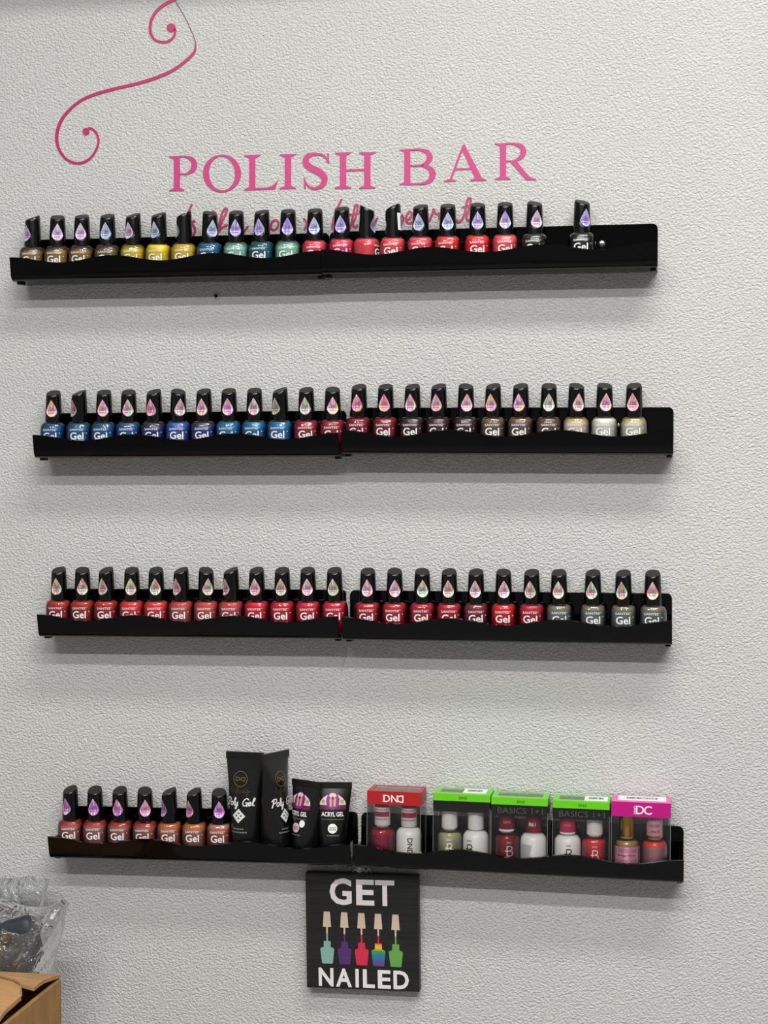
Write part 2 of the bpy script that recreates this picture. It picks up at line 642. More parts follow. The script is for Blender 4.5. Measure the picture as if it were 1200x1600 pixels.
flourish = empty('wall_flourish', at(190, 130, 0.0003))
tag(flourish, 'curling crimson vinyl flourish above the pink letters', 'wall decal')
main = [(135, 205, 3.4), (141, 200.5, 4.0), (150, 207, 3.6), (154, 220, 3.4), (150, 235, 3.6), (138.5, 249.5, 4), (121.5, 255.3, 4.2), (103.5, 248.5, 4),
        (92, 232, 4.4), (88.8, 213, 5.2), (94, 192, 5.2), (107, 173.5, 4.8), (127, 157, 4.6), (150, 147, 4.8), (180, 138.6, 4.8), (213, 131, 5.0),
        (243, 121.8, 5.0), (270, 110, 5.0), (290, 95.5, 4.6), (301.5, 84.5, 4.6), (305.6, 75, 3.0), (305, 63.5, 1.6)]
rel(raised(ribbon(main, sub=5) + [disc(134.6, 205.6, 5.6, 20)], wallpt, VOFF), flourish).obj('scroll', M_VINYL3, flourish)
thin = [(305, 63.5, 1.4), (300, 50, 1.0), (290, 28.5, 0.9), (278.5, 8.5, 0.9), (270, -6, 0.9)]
rel(raised(ribbon(thin, sub=4), wallpt, VOFF), flourish).obj('peeled_edge', M_PEEL, flourish)
upper = [(273.5, 44, 3.5), (272.6, 55, 3.8), (265, 63.8, 4), (253.5, 65.8, 4), (241.5, 61.5, 4), (235.2, 50, 4.2), (235.7, 35, 4.6), (241.8, 21.5, 4.6),
         (253, 10, 4.8), (266, 2.5, 5.4), (274, -1, 4.6), (282, -9, 3)]
rel(raised(ribbon(upper, sub=5) + [disc(267.6, 43.4, 7.0, 24)], wallpt, VOFF), flourish).obj('curl', M_VINYL3, flourish)

# ------------------------------------------------------------------ shelves
TH = 0.003
D_FRONT = 0.049
UNITS = [[(17, 437, 501.5, 427.5), (502.3, 426, 1027, 415)],
         [(53, 714, 529, 711.5), (534, 707.5, 1052, 709)],
         [(60, 994, 529, 998), (535, 999, 1050, 1007)],
         [(77, 1340.5, 548, 1353.5), (552.5, 1354, 1068, 1380)]]
ROWS = ['top', 'second', 'third', 'bottom']


def shelf_meshes(w):
    lip_top = lambda x: 0.0240 + 0.0036 * math.cos(2 * math.pi * 3 * (x / w + 0.5))
    # tray: base, bend and outward-leaning lip
    nx = 60
    mb = MB()
    verts, faces = [], []
    cols = []
    for i in range(nx + 1):
        x = -w / 2 + w * i / nx
        h = lip_top(x)
        cl = [(0.0032, TH / 2), (0.0415, TH / 2)]
        for k in range(1, 6):
            a = k / 5 * R(80)
            cl.append((0.0415 + 0.0065 * math.sin(a), TH / 2 + 0.0065 * (1 - math.cos(a))))
        d0, z0 = cl[-1]
        n_up = 4
        for k in range(1, n_up + 1):
            z = z0 + (h - z0) * k / n_up
            cl.append((d0 + (z - z0) * 0.20, z))
        out, inn = [], []
        for k, (d, z) in enumerate(cl):
            a, b = cl[max(k - 1, 0)], cl[min(k + 1, len(cl) - 1)]
            tx, tz = b[0] - a[0], b[1] - a[1]
            l = math.hypot(tx, tz)
            out.append((d + tz / l * TH / 2, z - tx / l * TH / 2))
            inn.append((d - tz / l * TH / 2, z + tx / l * TH / 2))
        loop = out + inn[::-1]
        cols.append(len(loop))
        verts += [(x, -d, z) for d, z in loop]
    m = cols[0]
    for i in range(nx):
        for k in range(m):
            k2 = (k + 1) % m
            faces.append((i * m + k, i * m + k2, (i + 1) * m + k2, (i + 1) * m + k))
    faces.append(tuple(range(m - 1, -1, -1)))
    faces.append(tuple(range(nx * m, nx * m + m)))
    tray = mb.add(verts, faces).mesh('tray', M_ACRYL, 40)
    # back plate with rounded upper corners
    H, r = 0.0555, 0.006
    outl = [(-w / 2, 0), (w / 2, 0)]
    outl += [(w / 2 - r + r * math.cos(t), H - r + r * math.sin(t)) for t in [k * math.pi / 12 for k in range(7)]]
    outl += [(-w / 2 + r - r * math.sin(t), H - r + r * math.cos(t)) for t in [k * math.pi / 12 for k in range(7)]]
    n = len(outl)
    plate = MB().add([(x, -0.0003, z) for x, z in outl] + [(x, -0.0003 - TH, z) for x, z in outl],
                     [tuple(range(n - 1, -1, -1)), tuple(range(n, 2 * n))] + [(k, (k + 1) % n, n + (k + 1) % n, n + k) for k in range(n)]).mesh('back_plate', M_ACRYL, 35)
    return tray, plate


end_mb = MB()
prof = [(0.0036, 0.0031), (0.041, 0.0031), (0.0460, 0.009), (0.0487, 0.0250), (0.0036, 0.0250)]
n_ = len(prof)
end_mb.add([(-0.00125, -d, z) for d, z in prof] + [(0.00125, -d, z) for d, z in prof],
           [tuple(range(n_)), tuple(range(2 * n_ - 1, n_ - 1, -1))] + [(k, n_ + k, n_ + (k + 1) % n_, (k + 1) % n_) for k in range(n_)])
end_mb.box(-0.003, 0.003, -0.034, -0.022, -0.0030, 0.0032)
END = end_mb.mesh('end_insert', M_ACRYL)

scr = MB()
pr = [(0.0043, 0.0), (0.0043, 0.0008), (0.0036, 0.0017), (0.0022, 0.0023), (0.0006, 0.0024)]
tmp = MB().lathe(pr, 16)
scr.add([(v.x, -v.z, v.y) for v in tmp.v], [tuple(reversed(f)) for f in tmp.f])
scr.box(-0.0024, 0.0024, -0.0026, -0.0015, -0.0004, 0.0004, 1)
scr.box(-0.0004, 0.0004, -0.0026, -0.0015, -0.0024, 0.0024, 1)
SCREW = scr.mesh('screw', [M_SCREW, M_BLACKINK], 40)

SHELF = []   # per row: list of (empty, width)
for ri, row in enumerate(UNITS):
    SHELF.append([])
    for ui, (xa, ya, xb, yb) in enumerate(row):
        A, B = at(xa, ya, D_FRONT), at(xb, yb, D_FRONT)
        w = (B - A).length
        c = (A + B) / 2
        roll = math.atan2(B.z - A.z, B.x - A.x)
        e = empty('polish_shelf', (c.x, 0, c.z - 0.001), (0, -roll, 0))
        tag(e, 'glossy black wavy-lipped acrylic shelf, %s of the %s row' % (('left half', 'right half')[ui], ROWS[ri]), 'shelf', 'black acrylic shelves')
        tray, plate = shelf_meshes(w)
        child('tray', tray, e)
        p = child('back_plate', plate, e)
        for s in (-1, 1):
            q = child('end_insert', END, e)
            q.location.x = s * (w / 2 - 0.0045)
            sc = child('screw', SCREW, p)
            sc.location = (s * (w / 2 - 0.064), -0.0033, 0.0335)
        SHELF[-1].append((e, w, roll, c.z - 0.001, c.x))


def shelf_top(ri, x):
    """Height of the shelf's inner floor below x."""
    e, w, roll, z, cx = min(SHELF[ri], key=lambda s: abs(s[4] - x))
    return z + (x - cx) * math.tan(roll) + TH / math.cos(roll) + 0.0001, roll


# ------------------------------------------------------------------ gel polish bottles
BODY_H = 0.0410
GL = [(0.0136, 0.0), (0.0152, 0.0010), (0.0158, 0.0035), (0.0161, 0.018), (0.0158, 0.0300), (0.0153, 0.0350), (0.0140, 0.0382), (0.0116, 0.0400), (0.0094, 0.0410)]
EXB = 2.5
glass = MB().lathe(GL, 40, EXB, cap=True).mesh('glass_body', M_GLASS, 60)
LQ = [(max(r - 0.0011, 0.004), z) for r, z in GL[1:-1]]
LQ = [(0.0120, 0.0012)] + [(r, z) for r, z in LQ if z > 0.002 and z < 0.0385] + [(0.0100, 0.0385)]
lacquer = MB().lathe(LQ, 40, EXB).mesh('lacquer', M_POLISH, 60)


def body_r(z):
    for (r0, z0), (r1, z1) in zip(GL, GL[1:]):
        if z0 <= z <= z1:
            return r0 + (r1 - r0) * (z - z0) / (z1 - z0)
    return 0.01


def on_body(x, z):
    """Front surface of the bottle at x, z."""
    r = body_r(z)
    t = min(abs(x) / r, 0.97)
    return (x, -r * (1 - t ** EXB) ** (1 / EXB) - 0.0003, z)


ink = MB()
flat(text_polys('Gel', height=0.0088, bold=0.018, cx=0.0, cy=0.0232), on_body, ink)
flat(text_polys('SANTEE', height=0.0026, width=0.0165, cx=-0.0005, cy=0.0308), on_body, ink)
flat([disc(0.0113, 0.0270, 0.0005, 8), disc(0.0088, 0.0318, 0.0004, 8)], on_body, ink)
LETTER = ink.mesh('lettering', M_WHITEINK)

CAP_Z = BODY_H - 0.0006


def cap_r(z):
    return 0.0104 - 0.0015 * min(max(z / 0.036, 0), 1.15)


def drop_w(z):
    """Half width of the teardrop facet at cap height z."""
    t = (z - 0.0065) / 0.0205
    if t <= 0 or t >= 1:
        return 0.0
    if t < 0.36:
        return 0.0066 * math.sqrt(max(1 - ((t - 0.36) / 0.36) ** 2, 0))
    s = (t - 0.36) / 0.64
    return 0.0066 * (1 - s ** 1.35)


def facet_y(z):
    r, h = cap_r(z), drop_w(z)
    return -math.sqrt(r * r - h * h) + 0.0006 * math.sin(math.pi * min(max((z - 0.0065) / 0.0205, 0), 1))


cap = MB()
NA, NZ = 40, 30
cv, cf = [], []
for j in range(NZ + 1):
    for k in range(NA):
        a = 2 * math.pi * k / NA
        yy = math.sin(a)
        ztop = 0.0362 + 0.0038 * yy
        f = j / NZ
        z = 0.0282 * f / 0.86 if f < 0.86 else 0.0282 + (ztop - 0.0282) * (f - 0.86) / 0.14
        r = cap_r(z)
        if j == NZ:
            r -= 0.0006
        x, y = r * math.cos(a), r * math.sin(a)
        if 0.0065 < z < 0.027 and y < 0:
            y = max(y, facet_y(z))
        cv.append((x, y, CAP_Z + z))
for j in range(NZ):
    for k in range(NA):
        k2 = (k + 1) % NA
        cf.append((j * NA + k, j * NA + k2, (j + 1) * NA + k2, (j + 1) * NA + k))
cf.append(tuple(range(NA - 1, -1, -1)))
cf.append(tuple(range(NZ * NA, NZ * NA + NA)))
cap.add(cv, cf)
cap.i[-1] = 1
CAPM = cap.mesh('cap', [M_CAP, mat('matte_cap_top', (22, 23, 22), 0.5)], 32)

st = MB()
NS = 22
for j in range(NS):
    za, zb = 0.0066 + 0.0203 * j / NS, 0.0066 + 0.0203 * (j + 1) / NS
    wa, wb = drop_w(za) * 0.99, drop_w(zb) * 0.99
    st.add([(-wa, facet_y(za) - 0.0003, CAP_Z + za), (wa, facet_y(za) - 0.0003, CAP_Z + za), (wb, facet_y(zb) - 0.0003, CAP_Z + zb), (-wb, facet_y(zb) - 0.0003, CAP_Z + zb)], [(0, 1, 2, 3)])
on_drop = lambda x, z: (x, facet_y(z) - 0.0006, CAP_Z + z)
flat(text_polys('Gel', height=0.0032, bold=0.01, cx=0, cy=0.0168), on_drop, st, 1)
for zz, hw in ((0.0132, 0.0045), (0.0104, 0.0040)):
    for q in range(5):
        x0 = -hw + 2 * hw * q / 5
        flat([[(x0, zz), (x0 + hw * 0.26, zz), (x0 + hw * 0.26, zz + 0.0017), (x0, zz + 0.0017)]], on_drop, st, 1)
STICK = st.mesh('foil_sticker', [M_FOIL, M_FOILINK])

bar = MB()
on_back = lambda x, z: (x, math.sqrt(max(cap_r(z) ** 2 - x * x, 0)) + 0.0004, CAP_Z + z)
for q in range(6):
    xa, xb = -0.0075 + 0.0025 * q, -0.0075 + 0.0025 * (q + 1)
    flat([[(xa, 0.0085), (xb, 0.0085), (xb, 0.0285), (xa, 0.0285)]], on_back, bar)
on_back2 = lambda x, z: (x, math.sqrt(max(cap_r(z) ** 2 - x * x, 0)) + 0.0006, CAP_Z + z)
random.seed(3)
zz = 0.0115
while zz < 0.0255:
    h = random.choice((0.0003, 0.0005, 0.0008))
    flat([[(-0.004, zz), (0.0, zz), (0.0, zz + h), (-0.004, zz + h)], [(0.0, zz), (0.004, zz), (0.004, zz + h), (0.0, zz + h)]], on_back2, bar, 1)
    zz += h + random.choice((0.0003, 0.0005))
BARC = bar.mesh('barcode_label', [M_WHITEINK, M_BLACKINK])

ORD = ['first', 'second', 'third', 'fourth', 'fifth', 'sixth', 'seventh', 'eighth', 'ninth', 'tenth', 'eleventh', 'twelfth', 'thirteenth', 'fourteenth',
       'fifteenth', 'sixteenth', 'seventeenth', 'eighteenth', 'nineteenth', 'twentieth', 'twenty-first', 'twenty-second', 'twenty-third']
# colour name: (body, settled top layer)
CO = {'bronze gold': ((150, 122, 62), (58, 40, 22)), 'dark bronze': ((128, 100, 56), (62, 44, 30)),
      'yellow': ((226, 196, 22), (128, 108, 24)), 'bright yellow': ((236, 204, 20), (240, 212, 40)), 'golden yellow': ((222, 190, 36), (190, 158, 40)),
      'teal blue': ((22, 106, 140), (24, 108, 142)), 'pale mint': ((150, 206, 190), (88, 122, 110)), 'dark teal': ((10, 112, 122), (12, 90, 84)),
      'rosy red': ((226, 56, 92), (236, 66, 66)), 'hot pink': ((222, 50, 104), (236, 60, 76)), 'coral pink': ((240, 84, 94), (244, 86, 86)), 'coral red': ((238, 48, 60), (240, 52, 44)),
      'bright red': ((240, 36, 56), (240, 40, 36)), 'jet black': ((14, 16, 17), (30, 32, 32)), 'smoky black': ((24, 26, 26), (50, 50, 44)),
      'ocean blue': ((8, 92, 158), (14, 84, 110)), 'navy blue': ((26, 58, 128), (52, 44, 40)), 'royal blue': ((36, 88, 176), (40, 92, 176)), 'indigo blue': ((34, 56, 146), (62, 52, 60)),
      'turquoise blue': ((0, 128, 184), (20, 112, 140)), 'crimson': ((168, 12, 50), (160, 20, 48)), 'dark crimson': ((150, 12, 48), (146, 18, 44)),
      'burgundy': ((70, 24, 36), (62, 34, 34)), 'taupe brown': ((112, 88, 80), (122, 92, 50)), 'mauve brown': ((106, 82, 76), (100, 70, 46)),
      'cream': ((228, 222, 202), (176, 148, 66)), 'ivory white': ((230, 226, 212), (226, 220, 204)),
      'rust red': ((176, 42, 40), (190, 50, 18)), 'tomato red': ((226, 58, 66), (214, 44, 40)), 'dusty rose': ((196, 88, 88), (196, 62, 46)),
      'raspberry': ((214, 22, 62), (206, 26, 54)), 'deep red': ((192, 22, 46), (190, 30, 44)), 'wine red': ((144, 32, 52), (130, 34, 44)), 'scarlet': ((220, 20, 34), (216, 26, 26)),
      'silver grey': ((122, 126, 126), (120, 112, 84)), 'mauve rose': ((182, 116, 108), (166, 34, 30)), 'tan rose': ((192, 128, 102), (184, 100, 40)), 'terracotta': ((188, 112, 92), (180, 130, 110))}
# per row: (pixel x of the body centre, sticker turn against the line of sight, colour)
BOTTLES = [
    [(51, -58, 'bronze gold'), (90, -3, 'bronze gold'), (128, -12, 'bronze gold'), (168, -18, 'dark bronze'), (208, -42, 'yellow'), (248, -40, 'bright yellow'),
     (287.5, -80, 'golden yellow'), (328, 20, 'teal blue'), (369, -8, 'pale mint'), (409, -25, 'dark teal'), (450, -6, 'pale mint'), (492, -8, 'rosy red'), (534, -12, 'hot pink'),
     (573, 68, 'coral pink'), (614, -98, 'coral pink'), (657, -18, 'coral pink'), (699.5, 0, 'coral red'), (746, 0, 'bright red'), (789, 0, 'coral pink'), (835, 18, 'smoky black'), (909, 30, 'jet black')],
    [(84, -18, 'ocean blue'), (124, -60, 'ocean blue'), (163, -12, 'ocean blue'), (201.5, -8, 'ocean blue'), (241, -30, 'navy blue'), (279, 14, 'royal blue'), (319, -20, 'indigo blue'),
     (358, -12, 'turquoise blue'), (398, -8, 'turquoise blue'), (438, -45, 'turquoise blue'), (479, -12, 'crimson'), (520, 0, 'crimson'), (560.5, -18, 'dark crimson'), (602, -12, 'dark crimson'),
     (644, -18, 'burgundy'), (685, -22, 'burgundy'), (727.5, 8, 'burgundy'), (770, -20, 'taupe brown'), (813, -15, 'taupe brown'), (857, 0, 'mauve brown'), (900, 18, 'cream'), (944, 12, 'ivory white'), (990, -10, 'cream')],
    [(93, -24, 'rust red'), (130, -3, 'rust red'), (167, -36, 'rust red'), (207, -12, 'tomato red'), (245, -10, 'tomato red'), (284, -46, 'dusty rose'), (323, 14, 'dusty rose'), (362, -55, 'dusty rose'),
     (402, -18, 'raspberry'), (442, -14, 'raspberry'), (482, -8, 'raspberry'), (523.5, -14, 'raspberry'), (575, -6, 'deep red'), (617, 0, 'deep red'), (660, 2, 'deep red'), (702, -8, 'deep red'),
     (744, -8, 'wine red'), (787, 2, 'scarlet'), (831, -14, 'deep red'), (873.5, -6, 'silver grey'), (926.5, -12, 'silver grey'), (974, -14, 'silver grey'), (1020, -2, 'silver grey')],
    [(111.5, -42, 'mauve rose'), (150, -16, 'mauve rose'), (189, -24, 'mauve rose'), (228, 0, 'mauve rose'), (266, -62, 'tan rose'), (305, -50, 'tan rose'), (344, -3, 'terracotta')],
]
FOIL = [[((150, 128, 226), (186, 182, 214)), ((120, 196, 206), (196, 178, 224)), ((214, 160, 200), (206, 206, 222))],
        [((222, 92, 190), (236, 170, 110)), ((226, 110, 170), (130, 216, 120)), ((240, 196, 70), (210, 120, 220))],
        [((120, 220, 150), (226, 96, 110)), ((224, 110, 140), (176, 220, 150)), ((200, 206, 214), (224, 110, 90))],
        [((212, 76, 130), (170, 150, 214)), ((196, 90, 160), (226, 150, 150)), ((160, 120, 216), (218, 80, 140))]]
ROWPY = [400, 680, 965, 1310]
D_BOT = 0.0212
random.seed(11)
for ri, row in enumerate(BOTTLES):
    for bi, (px, turn_, cname) in enumerate(row):
        P = at(px, ROWPY[ri], D_BOT)
        z, roll = shelf_top(ri, P.x)
        # the printed body and the screwed-on cap are turned independently
        body_turn = 62 if (ri, bi) == (0, 13) else -17 + 0.016 * px + random.uniform(-4, 4)
        th = math.atan2(-P.x, DIST - D_BOT) + R(body_turn)
        e = empty('polish_bottle', (P.x, -D_BOT, z), (0, 0, th))
        e.rotation_euler = (Matrix.Rotation(-roll, 3, 'Y') @ Matrix.Rotation(th, 3, 'Z')).to_euler()
        tag(e, '%s gel polish bottle with black cap, %s from the left on the %s row' % (cname, ORD[bi], ROWS[ri]), 'nail polish',
            'gel polish bottles on the %s row' % ROWS[ri])
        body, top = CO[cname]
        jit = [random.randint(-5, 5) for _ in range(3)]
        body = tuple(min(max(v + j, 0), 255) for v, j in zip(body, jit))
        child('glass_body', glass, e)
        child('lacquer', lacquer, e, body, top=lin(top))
        child('lettering', LETTER, e)
        cp = child('cap', CAPM, e)
        cp.rotation_euler.z = R(turn_ - body_turn)
        ca, cb = random.choice(FOIL[ri])
        if random.random() < 0.5:
            ca, cb = cb, ca
        child('foil_sticker', STICK, cp, ca, hue_b=lin(cb))
        if ri == 0 and bi in (13, 14):
            child('barcode_label', BARC, cp)


# ------------------------------------------------------------------ squeeze tubes on the bottom row
M_TUBE = mat('black_tube_plastic', (15, 15, 15), 0.28, 0, 0.5)
M_TUBEDK = mat('black_tube_crimp', (11, 11, 11), 0.4)
M_GOLDINK = mat('gold_ink', (136, 116, 70), 0.35, 0.5)
M_DIMGOLD = mat('dim_gold_ink', (74, 64, 46), 0.4, 0.3)
M_SILVERINK = mat('silver_ink', (222, 222, 220), 0.45)
M_PURPLE = mat('purple_ink', (124, 24, 120), 0.45)
M_PLUM = mat('plum_ink', (92, 18, 62), 0.45)
M_BLUSH = mat('blush_ink', (228, 190, 196), 0.45)
M_SAND = mat('sand_ink', (206, 150, 128), 0.45)
M_LEAF = mat('leaf_ink', (138, 160, 84), 0.45)
M_PINKDOT = mat('pale_pink_label', (222, 184, 190), 0.45)


def make_tube(name, loc, yaw, roll, H, wt, rb, label, prints, group, tilt=0.0):
    """Tube standing on its cap: round below, flattened to a wide crimp above."""
    e = empty(name, loc)
    e.rotation_euler = (Matrix.Rotation(roll, 3, 'Y') @ Matrix.Rotation(yaw, 3, 'Z') @ Matrix.Rotation(tilt, 3, 'X')).to_euler()
    tag(e, label, 'tube', group)
    capH = 0.016
    zc = H - 0.0075

    def half(z):
        s = min(max((z - capH) / (zc - capH), 0), 1)
        return rb + (wt / 2 - rb) * s, rb * (1 - s ** 1.6) + 0.0012

    NA, NZ = 40, 24
    v, f = [], []
    for j in range(NZ + 1):
        z = capH + (zc - capH) * j / NZ
        a, b = half(z)
        for k in range(NA):
            t = 2 * math.pi * k / NA
            v.append((a * math.cos(t), b * math.sin(t), z))
    for j in range(NZ):
        for k in range(NA):
            k2 = (k + 1) % NA
            f.append((j * NA + k, j * NA + k2, (j + 1) * NA + k2, (j + 1) * NA + k))
    f.append(tuple(range(NA - 1, -1, -1)))
    f.append(tuple(range(NZ * NA, NZ * NA + NA)))
    b_ = MB().add(v, f).obj('tube_body', M_TUBE, e, 50)
    MB().box(-wt / 2 - 0.0003, wt / 2 + 0.0003, -0.0014, 0.0014, zc - 0.0003, H).obj('crimp', M_TUBEDK, e, bevel=0.0004)
    MB().lathe([(rb * 0.90, 0), (rb * 0.96, 0.001), (rb * 0.93, 0.0145), (rb * 0.86, 0.0159)], 36).obj('screw_cap', M_CAP, e, 40)

    def front(x, z, lift=0.0004):
        a, b = half(z)
        t = min(abs(x) / a, 0.985)
        return (x, -b * math.sqrt(1 - t * t) - lift, z)

    for nm, polys, m, lift in prints:
        flat(polys, lambda x, z: front(x, z, lift), None).obj(nm, m, b_)
    return e


def dice(polys, n=3):
    """Cut long quads so that a print follows the curve below it."""
    out = []
    for p in polys:
        if len(p) == 4:
            for i in range(n):
                for j in range(n):
                    q = []
                    for u, w in ((i, j), (i + 1, j), (i + 1, j + 1), (i, j + 1)):
                        a, b = u / n, w / n
                        q.append(tuple((1 - a) * (1 - b) * p[0][c] + a * (1 - b) * p[1][c] + a * b * p[2][c] + (1 - a) * b * p[3][c] for c in (0, 1)))
                    out.append(q)
        else:
            out.append(p)
    return out


def fan(poly):
    cx, cy = sum(p[0] for p in poly) / len(poly), sum(p[1] for p in poly) / len(poly)
    n = len(poly)
    out = []
    for k in range(n):
        a, b = poly[k], poly[(k + 1) % n]
        am, bm = ((a[0] + cx) / 2, (a[1] + cy) / 2), ((b[0] + cx) / 2, (b[1] + cy) / 2)
        out += [[a, b, bm, am], [am, bm, (cx, cy)]]
    return out


def place(strokes, cx, cy, s, w, shear=0.0):
    """Handwritten strokes in letter units -> polygons."""
    out = []
    for st_ in strokes:
        out += ribbon([(cx + (x + shear * y) * s, cy + y * s) for x, y in st_], w, sub=4)
    return out


# cursive 'Poly Gel' and a thin signature, unit = x-height
POLY = [[(0.15, -0.25), (0.35, 0.8), (0.45, 1.75)], [(0.0, 1.3), (0.35, 1.75), (1.0, 1.85), (1.2, 1.35), (0.8, 0.85), (0.4, 0.8)],
        [(1.65, 0.95), (1.3, 0.7), (1.3, 0.2), (1.6, 0.0), (1.95, 0.3), (1.9, 0.8), (1.65, 0.95)],
        [(1.95, 0.4), (2.4, 1.0), (2.65, 1.75), (2.45, 1.9), (2.3, 1.2), (2.35, 0.2), (2.6, 0.05)],
        [(2.75, 0.95), (2.8, 0.2), (3.1, 0.1), (3.35, 0.95), (3.3, 0.0), (3.1, -0.75), (2.8, -0.8), (2.9, -0.35), (3.5, 0.2)]]
GEL = [[(6.15, 1.55), (5.75, 1.85), (5.1, 1.5), (4.8, 0.7), (5.1, 0.05), (5.7, 0.15), (6.0, 0.75), (5.5, 0.78)], [(6.0, 0.8), (5.95, -0.1)],
       [(6.3, 0.45), (6.75, 0.65), (6.7, 0.95), (6.4, 0.85), (6.3, 0.4), (6.55, 0.02), (7.0, 0.3)],
       [(7.0, 0.3), (7.4, 1.0), (7.65, 1.75), (7.45, 1.9), (7.3, 1.2), (7.35, 0.2), (7.65, 0.1)]]
SIGN = [[(0.0, -0.2), (0.25, 1.2), (0.6, 1.9), (0.7, 1.2), (0.6, 0.0)], [(1.0, 0.0), (1.15, 0.8), (1.3, 0.7), (1.5, 0.8), (1.6, 0.0), (1.9, 0.2)],
        [(1.9, -0.7), (2.1, 0.8), (2.4, 1.7), (2.3, 0.9), (2.2, 0.2), (2.7, 0.5)], [(2.8, 0.7), (2.85, 0.05), (3.1, 0.2)],
        [(3.2, 0.0), (3.3, 0.7), (3.6, 0.7), (3.7, 0.0), (4.0, 0.2)], [(4.1, 0.7), (4.15, 0.05), (4.4, 0.3)],
        [(4.6, 1.6), (4.6, 0.1), (4.9, 0.2)], [(4.3, 1.0), (5.0, 1.1)], [(5.1, 0.8), (5.2, 0.1), (5.6, 0.8), (5.3, -0.7), (4.9, -0.8), (5.5, 0.0), (6.1, 0.5)]]


def poly_prints(dx=0.0):
    inf = [(dx + 0.0062 * math.sin(t), 0.0805 + 0.0042 * math.sin(t) * math.cos(t)) for t in [k * math.pi / 12 for k in range(25)]]
    gold = ring(dx, 0.0805, 0.0092, 0.0092, 0.0085, 0.0085, 32) + ribbon(inf, 0.0009, sub=2)
    dia = [(dx - 0.0085, 0.0365), (dx - 0.0002, 0.0280), (dx + 0.0085, 0.0365), (dx - 0.0002, 0.0450)]
    code = []
    for i in range(3):
        for j in range(3):
            if (i + j) % 2:
                code.append([(dx - 0.0040 + 0.003 * i, 0.0330 + 0.003 * j), (dx - 0.0018 + 0.003 * i, 0.0330 + 0.003 * j), (dx - 0.0018 + 0.003 * i, 0.0348 + 0.003 * j), (dx - 0.0040 + 0.003 * i, 0.0348 + 0.003 * j)])
    bars = []
    for r_, (z, n, hw) in enumerate(((0.0235, 5, 0.0075), (0.0195, 7, 0.0115))):
        for q in range(n):
            x0 = dx - hw + 2 * hw * q / n
            bars.append([(x0, z), (x0 + 1.5 * hw / n, z), (x0 + 1.5 * hw / n, z + 0.0017), (x0, z + 0.0017)])
    up = lambda ps, dz=0.0145: [[(x, z + dz) for x, z in p] for p in ps]
    return [('round_emblem', up(gold), M_GOLDINK, 0.0004), ('signature', place(SIGN, dx - 0.0125, 0.0790, 0.0042, 0.0006), M_DIMGOLD, 0.0004),
            ('script_print', place(POLY + GEL, dx - 0.0180, 0.0640, 0.0047, 0.0013, 0.12), M_SILVERINK, 0.0005),
            ('diamond_label', up(dice([dia], 6), 0.0155), M_SILVERINK, 0.0004), ('diamond_print', up(code, 0.0155), M_DKINK, 0.0007), ('small_print', up(bars, 0.0125), M_GREYINK, 0.0004)]


